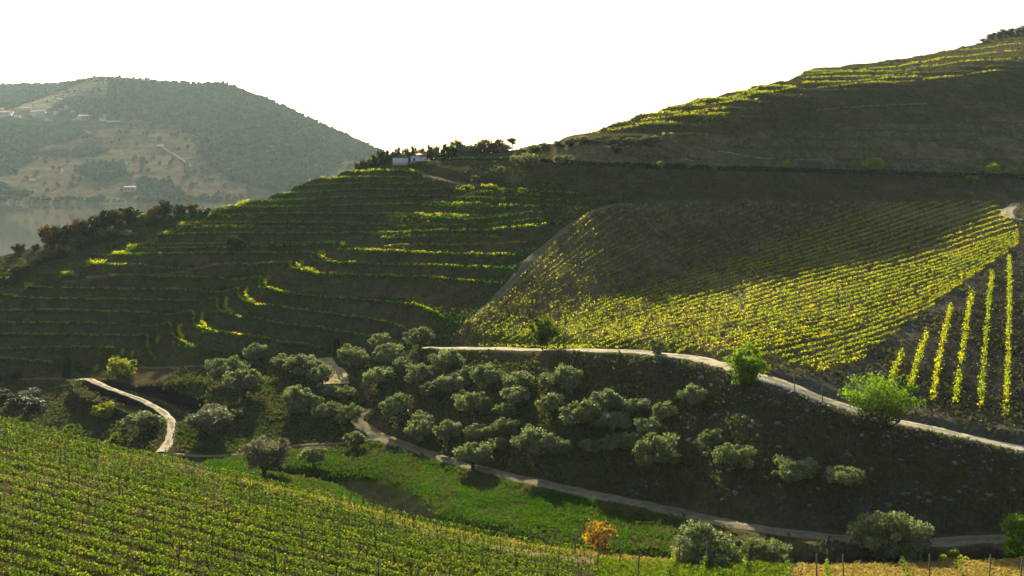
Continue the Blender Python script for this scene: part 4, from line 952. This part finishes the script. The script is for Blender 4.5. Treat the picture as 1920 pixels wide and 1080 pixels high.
# ------------------------------------------------------------------ houses
def box(A, x0, x1, y0, y1, z0, z1, m_=0):
    v = np.array([(x, y, z) for z in (z0, z1) for (x, y) in ((x0, y0), (x1, y0), (x1, y1), (x0, y1))], float)
    A.add(v, [[3, 2, 1, 0], [4, 5, 6, 7], [0, 1, 5, 4], [1, 2, 6, 5], [2, 3, 7, 6], [3, 0, 4, 7]], None, m_)
def house(px, y, sheet, wm_, dm, hm_, roofh, wallm, roofm, lb, cat='house', rz=0, wins=3, yard=None, nm='house'):
    pt = at(px, y, sheet)[0]; e = put(nm, None, loc=pt, rz=rz, label=lb, cat=cat)
    A = Acc(); box(A, -wm_ / 2, wm_ / 2, 0, dm, -2 if sheet == 'F' else -.6, hm_)
    v = np.array([(-wm_ / 2, 0, hm_), (-wm_ / 2, dm, hm_), (-wm_ / 2, dm / 2, hm_ + roofh), (wm_ / 2, 0, hm_), (wm_ / 2, dm, hm_), (wm_ / 2, dm / 2, hm_ + roofh)], float)
    A.add(v, np.zeros((0, 4), int), [[0, 2, 1], [3, 4, 5]])
    A.f = [f for f in A.f if len(f)]
    put('wall', A.mesh('house_wall', [M[wallm]]), e)
    B = Acc(); o = wm_ * .04; th_ = max(.08, hm_ * .05)
    v = np.array([(-wm_ / 2 - o, -o, hm_ - o * .6), (wm_ / 2 + o, -o, hm_ - o * .6), (wm_ / 2 + o, dm / 2, hm_ + roofh), (-wm_ / 2 - o, dm / 2, hm_ + roofh), (wm_ / 2 + o, dm + o, hm_ - o * .6), (-wm_ / 2 - o, dm + o, hm_ - o * .6)], float)
    v = np.vstack([v + [0, 0, .01], v + [0, 0, th_]])
    B.add(v, [[6, 7, 8, 9], [9, 8, 10, 11], [3, 2, 1, 0], [5, 4, 2, 3], [0, 1, 7, 6], [4, 5, 11, 10]])
    put('roof', B.mesh('house_roof', [M[roofm]]), e)
    ww = wm_ * .1
    for k in range(wins):
        W_ = Acc(); x = -wm_ / 2 + wm_ * (k + .7) / (wins + .4); box(W_, x - ww / 2, x + ww / 2, -.04 * hm_, .02, hm_ * .42, hm_ * .74); put('window', W_.mesh('house_window', [M['glass']]), e)
    return e, pt
# white field house with its low yard wall
pt = at(783, 305)[0]; e = put('house', None, loc=pt, label='small white field house with orange tiled roof on the saddle', cat='house'); k = pt[1] / F
A = Acc(); w2 = 27 * k; hh = 10 * k; gx = -9 * k
# gable front facing the camera on the left part, longer body to the right
box(A, -13 * k, 15 * k, 0, 3.2, -.8, hh)
A.add(np.array([(-13 * k, 0, hh), (1 * k, 0, hh), (-5 * k, 0, hh + 5 * k), (-13 * k, 3.2, hh), (1 * k, 3.2, hh), (-5 * k, 3.2, hh + 5 * k)]), [[0, 3, 5, 2], [1, 2, 5, 4]], [[0, 1, 2]])
put('wall', A.mesh('field_house_wall', [M['white_wall']]), e)
B = Acc(); t_ = .1
def slab(B, p4):
    p = np.array(p4, float); v = np.vstack([p + [0, 0, .015], p + [0, 0, t_]]); B.add(v, [[4, 5, 6, 7], [3, 2, 1, 0], [0, 1, 5, 4], [1, 2, 6, 5], [2, 3, 7, 6], [3, 0, 4, 7]])
slab(B, [(-1 * k, -.25, hh - .2 * k), (16 * k, -.25, hh - .2 * k), (16 * k, 3.4, hh + 5.5 * k), (-4.5 * k, 3.4, hh + 5.5 * k)])
slab(B, [(-5 * k, -.15, hh + 5 * k), (-1 * k, -.15, hh + .1 * k), (-1 * k, .2, hh + .1 * k), (-5 * k, 3.4, hh + 5 * k)])
slab(B, [(-14.5 * k, -.15, hh - .6 * k), (-5 * k, -.15, hh + 5 * k), (-5 * k, 3.4, hh + 5 * k), (-14.5 * k, 3.4, hh - .6 * k)])
put('roof', B.mesh('field_house_roof', [M['roof']]), e)
D_ = Acc(); box(D_, -8 * k, -4.6 * k, -.06, .02, 0, 6.6 * k); dr = put('door', D_.mesh('field_house_door', [M['door']]), e)
D_ = Acc(); box(D_, 5 * k, 7 * k, -.05, .02, 5 * k, 7.5 * k); put('window', D_.mesh('field_house_window', [M['glass']]), e)
D_ = Acc(); box(D_, -14 * k, 16 * k, -.09, -.005, -.7, 1.2 * k); put('plinth', D_.mesh('field_house_plinth', [M['grey_wall']]), e)
pw = at(754, 306)[0]; A = Acc(); box(A, -15 * k, 13.5 * k, 0, .3, -.8, 6.4 * k); box(A, -15 * k, -14.2 * k, .3, 3, -.8, 6 * k); box(A, -15.3 * k, 13.8 * k, -.04, .34, 6.4 * k, 6.9 * k)
put('yard_wall', A.mesh('yard_wall', [M['white_wall']]), loc=(pw[0], pt[1] + .1, pt[2]), label='low white yard wall attached left of the field house', cat='wall')
VIL = [ # px, base y, w px, h px, wall, roof, label
 (7, 218, 17, 6, 'white_wall', 'pink_roof', 'white village house at the far left edge'), (-2, 212, 12, 6, 'cream_wall', 'pink_roof', 'pale house behind the white one at the left edge'),
 (18, 214, 9, 5, 'white_wall', 'roof', 'little white house just right of the one at the left edge'),
 (48, 207, 14, 3.4, 'cream_wall', 'pink_roof', 'cream village house alone between two white groups'), (73, 207, 12, 3.6, 'white_wall', 'brown_roof', 'small white house directly above the long white one'),
 (63, 215, 16, 5, 'white_wall', 'pink_roof', 'left half of the long white village building'), (77, 214, 12, 5, 'white_wall', 'pink_roof', 'right half of the long white village building'),
 (70, 222, 15, 3.4, 'cream_wall', 'roof', 'orange-roofed house just below the long white building'), (91, 204, 12, 3, 'white_wall', 'roof', 'orange-roofed house right of the village centre'),
 (108, 191, 12, 4, 'cream_wall', 'roof', 'highest village house, with an orange roof'), (96, 192, 8, 2.4, 'grey_wall', 'brown_roof', 'small shed left of the highest village house'),
 (124, 208, 7, 5, 'cream_wall', 'pink_roof', 'yellowish house right of the village above the road'), (116, 206, 7, 2.6, 'cream_wall', 'brown_roof', 'low brownish house left of the yellowish one'),
 (148, 226, 12, 6, 'white_wall', 'pink_roof', 'tall white house left of the grey barn'), (165, 225, 20, 6, 'grey_wall', 'brown_roof', 'grey barn with a wide brown roof'), (140, 227, 8, 3, 'grey_wall', 'brown_roof', 'small grey annex at the foot of the tall white house'),
 (190, 227, 9, 5, 'white_wall', 'brown_roof', 'white cube house between the barn and the long wall'), (195, 224, 5, 6, 'white_wall', 'brown_roof', 'narrow white tower house beside the cube house'),
 (61, 340, 9, 2.6, 'white_wall', 'pink_roof', 'lone white hut on the brown far fields'), (242, 360, 18, 6, 'grey_wall', 'pink_roof', 'farmhouse with pinkish roof close to the river'), (298, 276, 10, 2.4, 'cream_wall', 'pink_roof', 'tiny pale hut halfway up the far hill'),
 (31, 221, 9, 3, 'white_wall', 'pink_roof', 'low white house below and between the left village groups'), (104, 214, 9, 3.2, 'white_wall', 'roof', 'small white house with orange roof right of the long white building'), (136, 211, 7, 3, 'white_wall', 'pink_roof', 'small white house at the right end of the upper village'), (92, 226, 11, 2.6, 'white_wall', 'brown_roof', 'lowest white house under the village centre'),
 (223, 285, 6, 2.2, 'cream_wall', 'roof', 'tiny hut above the dark patch on the far hill')]
for (px, y, wp, hp, wl_, rf, lb) in VIL:
    pt = at(px, y, 'F')[0]; k = pt[1] / F
    house(px, y, 'F', wp * k * 1.15, wp * k * .8, hp * k * 1.05, hp * k * .6, wl_, rf, lb, wins=3 if wp > 10 else 2, rz=rng.normal(0, .25))
A = Acc(); pt = at(212, 229, 'F')[0]; k = pt[1] / F; box(A, -13 * k, 13 * k, 0, 1.5, -4, 2.6 * k); box(A, -13.2 * k, 13.2 * k, -.4, 1.9, 2.6 * k, 3.0 * k)
put('retaining_wall', A.mesh('retaining_wall', [M['white_wall']]), loc=pt, label='long white wall at the right end of the village', cat='wall')
# far tracks
for i, l in enumerate([[(155, 243), (163, 248), (172, 252)], [(110, 316), (118, 320), (113, 328), (104, 332)], [(66, 341), (80, 336), (90, 330)], [(28, 283), (40, 282), (52, 285)], [(305, 278), (330, 292), (360, 314)]]):
    l = densify(smooth(l, 1), 2); q = at(l[:, 0], l[:, 1], 'F'); n = len(q); w_ = 2.2
    v = np.vstack([q + [-w_ * .3, -w_, 1.0], q + [w_ * .3, w_, 1.6]]); f = np.array([[j, j + 1, n + j + 1, n + j] for j in range(n - 1)])
    put('far_track', mk_mesh('far_track', v, f, [M['road_dull']], vattr=('grassy', np.zeros(len(v)))), kind='structure')
# far woods
def ico():
    t = (1 + 5 ** .5) / 2; v = np.array([(-1, t, 0), (1, t, 0), (-1, -t, 0), (1, -t, 0), (0, -1, t), (0, 1, t), (0, -1, -t), (0, 1, -t), (t, 0, -1), (t, 0, 1), (-t, 0, -1), (-t, 0, 1)]) / 1.9
    f = [(0, 11, 5), (0, 5, 1), (0, 1, 7), (0, 7, 10), (0, 10, 11), (1, 5, 9), (5, 11, 4), (11, 10, 2), (10, 7, 6), (7, 1, 8), (3, 9, 4), (3, 4, 2), (3, 2, 6), (3, 6, 8), (3, 8, 9), (4, 9, 5), (2, 4, 11), (6, 2, 10), (8, 6, 7), (9, 8, 1)]
    return v, np.array(f)
iv, if_ = ico()
m_ = isF[:, :] & (rows_i < iK + 2) & (PXall < 900) & (PXall > -500)
wood = np.zeros(Dall.shape, bool)
for p_ in WOODS: wood |= inpoly(PXall + (nC - .5) * 14, yAll, p_)
ii, jj = np.nonzero(m_ & wood); jj = np.minimum(jj, C - 2); ii = np.minimum(ii, NRows - 2)
pick = rng.integers(0, len(ii), 13000)
ii2, jj2 = np.nonzero(m_ & ~wood); pick2 = rng.integers(0, len(ii2), 500)
I = np.concatenate([ii[pick], np.minimum(ii2[pick2], NRows - 2)]); J = np.concatenate([jj[pick], np.minimum(jj2[pick2], C - 2)])
# skyline scrub
js = np.nonzero((cols > -200) & (cols < 720))[0]; I = np.concatenate([I, np.full(len(js) * 4, iK - 1)]); J = np.concatenate([J, np.repeat(js, 4)])
u_, v_ = rng.random(len(I)), rng.random(len(I))
def bl(A_): return (A_[I, J] * (1 - u_) + A_[I, J + 1] * u_) * (1 - v_) + (A_[I + 1, J] * (1 - u_) + A_[I + 1, J + 1] * u_) * v_
cen = np.stack([bl(Xall), bl(Dall), bl(Zdisp)], 1); sz = rng.uniform(1.8, 4.2, len(cen)) * np.where(np.arange(len(cen)) > 15000, .7, 1)
sc3 = np.stack([sz, sz, sz * rng.uniform(.8, 1.3, len(sz))], 1)
keepm = np.ones(len(cen), bool)
for (px_, y_, *_r) in VIL + [(212, 229)]:
    hp_ = at(px_, y_, 'F')[0]; keepm &= ~((np.abs(cen[:, 0] - hp_[0]) < 22) & (cen[:, 1] < hp_[1] + 6) & (cen[:, 1] > hp_[1] - 60))
cen = cen[keepm]; sz = sz[keepm]; sc3 = sc3[keepm]
vv = iv[None] * sc3[:, None] * (1 + .25 * rng.normal(size=(len(cen), 12, 1))) + cen[:, None] + np.array([0, 0, 1.0]) * sz[:, None, None] * .5
ff = if_[None] + np.arange(len(cen))[:, None, None] * 12
put('far_woodland', mk_mesh('far_woodland', vv.reshape(-1, 3), ff.reshape(-1, 3), [M['far_wood']]), kind='stuff', label='dark woodland and scrub covering the far hill', cat='woodland')

# ------------------------------------------------------------------ ground cover
def scatter(n, poly, cond=None, sheet='M', dens_by_area=True):
    """n random points (x, y, z) over the part of the land inside a photo polygon, even per square metre"""
    r0, r1 = (iM, iH - 1) if sheet == 'M' else (iN + 20, iB - 1)
    A_ = np.abs((Xall[r0:r1, 1:] - Xall[r0:r1, :-1]) * (Dall[r0 + 1:r1 + 1, :-1] - Dall[r0:r1, :-1]))
    msk = inpoly(PXall[r0:r1, :-1], yAll[r0:r1, :-1], poly) if poly is not None else np.ones(A_.shape, bool)
    if cond is not None: A_ = A_ * cond[r0:r1, :-1]
    p_ = (A_ * msk).ravel(); c_ = np.cumsum(p_); k = np.searchsorted(c_, rng.random(n) * c_[-1]); i_, j_ = np.unravel_index(np.minimum(k, len(p_) - 1), A_.shape); i_ = i_ + r0
    u, v = rng.random(n), rng.random(n)
    g_ = lambda B: (B[i_, j_] * (1 - u) + B[i_, j_ + 1] * u) * (1 - v) + (B[i_ + 1, j_] * (1 - u) + B[i_ + 1, j_ + 1] * u) * v
    return np.stack([g_(Xall), g_(Dall), g_(Zdisp)], 1)
def blades(P_, size, h, name, leaf, label, cat, per=3, spread=.25, mu=.45):
    P_ = np.repeat(P_, per, 0); n = len(P_); P_ = P_ + np.stack([rng.normal(0, spread, n), rng.normal(0, spread, n), np.zeros(n)], 1)
    a = rng.random(n) * math.pi; d = np.stack([np.cos(a), np.sin(a), 0 * a], 1) * (size * (.5 + rng.random(n)))[:, None] * .5
    hh_ = (h * (.4 + rng.random(n)))[:, None] * np.array([0, 0, 1.]) + np.stack([rng.normal(0, .3 * h, n), rng.normal(0, .3 * h, n), 0 * a], 1)
    b0 = P_ - [0, 0, .05]
    v = np.stack([b0 - d * .5, b0 + d * .5, b0 + hh_ + d, b0 + hh_ * .9 - d], 1).reshape(-1, 3)
    put(name, mk_mesh(name, v, np.arange(n * 4).reshape(n, 4), [M[leaf]], fattr=np.clip(rng.normal(mu, .22, n), 0, 1)), kind='stuff', label=label, cat=cat)
nostream = np.ones(Dall.shape); nostream[iM:iH] = (ds > swid * 1.0)
offroad = np.ones(Dall.shape)
for k_ in RW: offroad[iM:iH] *= segdist(XM, YM_, RW[k_]) > ROADS[k_][1] * 1.15
grn = np.zeros(Dall.shape); grn[iM:iH] = fbm(XM / 2.4, YM_ / 2.4, 61, 4) < .53
blades(scatter(26000, MEADOW, nostream * offroad * (grn + .25)), .13, .2, 'meadow_grass', 'grass', 'thick green grass of the valley meadow', 'grass', 3)
blades(scatter(7000, None, (isN & (PXall > -150) & (PXall < 1500) & (yAll < 1200)).astype(float), 'N'), .16, .2, 'vineyard_weeds', 'weed', 'low weeds growing between the near vine rows', 'weeds', 2, mu=.7)
blades(scatter(6000, [(1120, 1050), (1470, 1058), (1480, 1200), (1100, 1200)], None, 'N'), .18, .2, 'bright_grass', 'grass', 'bright green grass at the bottom right of the near vineyard', 'grass', 3, mu=.75)
hillm = (isM & (PXall > -150) & (PXall < 2050)).astype(float) * offroad * nostream
nohol = np.ones(Dall.shape); nohol[iM:iH] = dh_ > 1
blades(scatter(60000, None, hillm * nohol * (nA > .45)), .34, .3, 'hill_scrub', 'weed', 'patchy dry weeds and scrub over the hillsides', 'weeds', 2, .35)
blades(scatter(14000, TERR, offroad * np.concatenate([np.zeros((iM, C)), gU[iM:iH] > .35, np.zeros((NRows - iH, C))]) + 1e-9), .4, .35, 'terrace_grass', 'grass', 'green grass strips along the terrace steps', 'grass', 2, .3, mu=.3)
blades(scatter(7000, None, (isN & (yAll - E_y(PXall) < 12) & (PXall > 450) & (PXall < 1250)).astype(float) + (isN & (wx > 1480) & (PXall < 2000) & (yAll < 1100)) * 1.0, 'N'), .16, .16, 'dry_verge_grass', 'dry', 'dry golden grass along the verge', 'grass', 3, .15)
blades(scatter(9000, MEADOW, nostream * offroad * (1.02 - grn)), .14, .2, 'tall_dry_grass', 'weed', 'yellowing taller grass patches in the valley meadow', 'grass', 2, mu=.9)
# stones
def stones(P_, smin, smax, name, label, mt_='stone'):
    n = len(P_); s = rng.uniform(smin, smax, n)[:, None, None] * rng.uniform(.6, 1.4, (n, 1, 3)) * [1, 1, .55]
    a = rng.random(n) * 6.28; V_ = iv[None] * s * (1 + .18 * rng.normal(size=(n, 12, 1)))
    V_ = np.stack([V_[..., 0] * np.cos(a)[:, None] - V_[..., 1] * np.sin(a)[:, None], V_[..., 0] * np.sin(a)[:, None] + V_[..., 1] * np.cos(a)[:, None], V_[..., 2]], -1) + P_[:, None] + [0, 0, .03]
    put(name, mk_mesh(name, V_.reshape(-1, 3), (if_[None] + np.arange(n)[:, None, None] * 12).reshape(-1, 3), [M[mt_]]), kind='stuff', label=label, cat='stones')
dU = np.zeros(Dall.shape); dU[iM:iH] = segdist(XM, YM_, RW['upper_track'])
stones(scatter(620, [(1200, 650), (1400, 690), (1650, 780), (2050, 860), (2050, 930), (1650, 840), (1400, 750), (1200, 690)], ((dU > 1.0) & (dU < 4.5)).astype(float) * np.exp(-(dU - 1) / 1.3)), .04, .17, 'track_edge_stones', 'pale stones tipped along the lower edge of the dirt track')
stones(scatter(900, [(1050, 665), (1300, 690), (1650, 800), (2050, 880), (2050, 1000), (1300, 930), (1180, 760)], (nB > .48).astype(float)), .04, .13, 'bank_stones', 'dull stones littering the steep bank', 'dull_stone')
stones(scatter(1400, [(1440, 690), (1570, 705), (1700, 612), (1925, 455), (2100, 430), (2100, 880), (1750, 810), (1550, 755)], None), .05, .13, 'bare_strip_stones', 'small pale stones on the bare strip beside the vine rows')
stones(scatter(1500, FIELD, None), .05, .12, 'vineyard_stones', 'pale stones between the rows of the big vineyard')
stones(scatter(220, [(960, 835), (1260, 870), (1260, 930), (1100, 900), (960, 870)], (nB > .5).astype(float)), .08, .25, 'rock_outcrop', 'pale rocks along the bank above the valley track', 'dull_stone')

VAL = [(330, 690), (640, 672), (690, 770), (700, 822), (450, 850), (340, 845), (330, 800)]
blades(scatter(9000, VAL, offroad * nohol), .3, .3, 'valley_scrub', 'weed', 'rough grass and scrub under the left olive trees', 'weeds', 3, .35, mu=.75)
blades(scatter(5000, VAL, offroad * nohol * (nB > .5)), .26, .26, 'valley_grass', 'grass', 'dark green grass under the left olive trees', 'grass', 3, .3, mu=.35)
GROVE = [(700, 670), (1150, 690), (1300, 900), (1200, 935), (900, 868), (760, 815), (690, 760)]
blades(scatter(11000, GROVE, offroad), .3, .28, 'grove_scrub', 'weed', 'dry grass and scrub between the olive trees of the grove', 'weeds', 3, .35, mu=.7)
BANK = [(1050, 672), (1300, 695), (1650, 805), (2050, 885), (2050, 1000), (1300, 935), (1000, 880), (900, 700)]
stones(scatter(170, BANK, (nC > .45).astype(float)), .14, .42, 'schist_outcrops', 'larger dull rocks breaking through the steep bank', 'dull_stone')
blades(scatter(9000, BANK, offroad * (nA > .4)), .2, .3, 'bank_tufts', 'weed', 'dull tufts and scrub on the steep bank', 'weeds', 3, .2, mu=.5)
# ------------------------------------------------------------------ haze
A = Acc(); box(A, -3000, 5200, -60, 9300, -75, 260)
vm_ = bpy.data.materials.new('haze'); vm_.use_nodes = True; t = vm_.node_tree; t.nodes.clear()
o_ = t.nodes.new('ShaderNodeOutputMaterial'); pv = t.nodes.new('ShaderNodeVolumePrincipled')
pv.inputs['Color'].default_value = (.72, .92, .93, 1); pv.inputs['Density'].default_value = .00005; pv.inputs['Anisotropy'].default_value = 0.25
t.links.new(pv.outputs[0], o_.inputs['Volume'])
put('haze', A.mesh('haze', [vm_]), kind='stuff', label='thin pale haze over the valley', cat='haze')
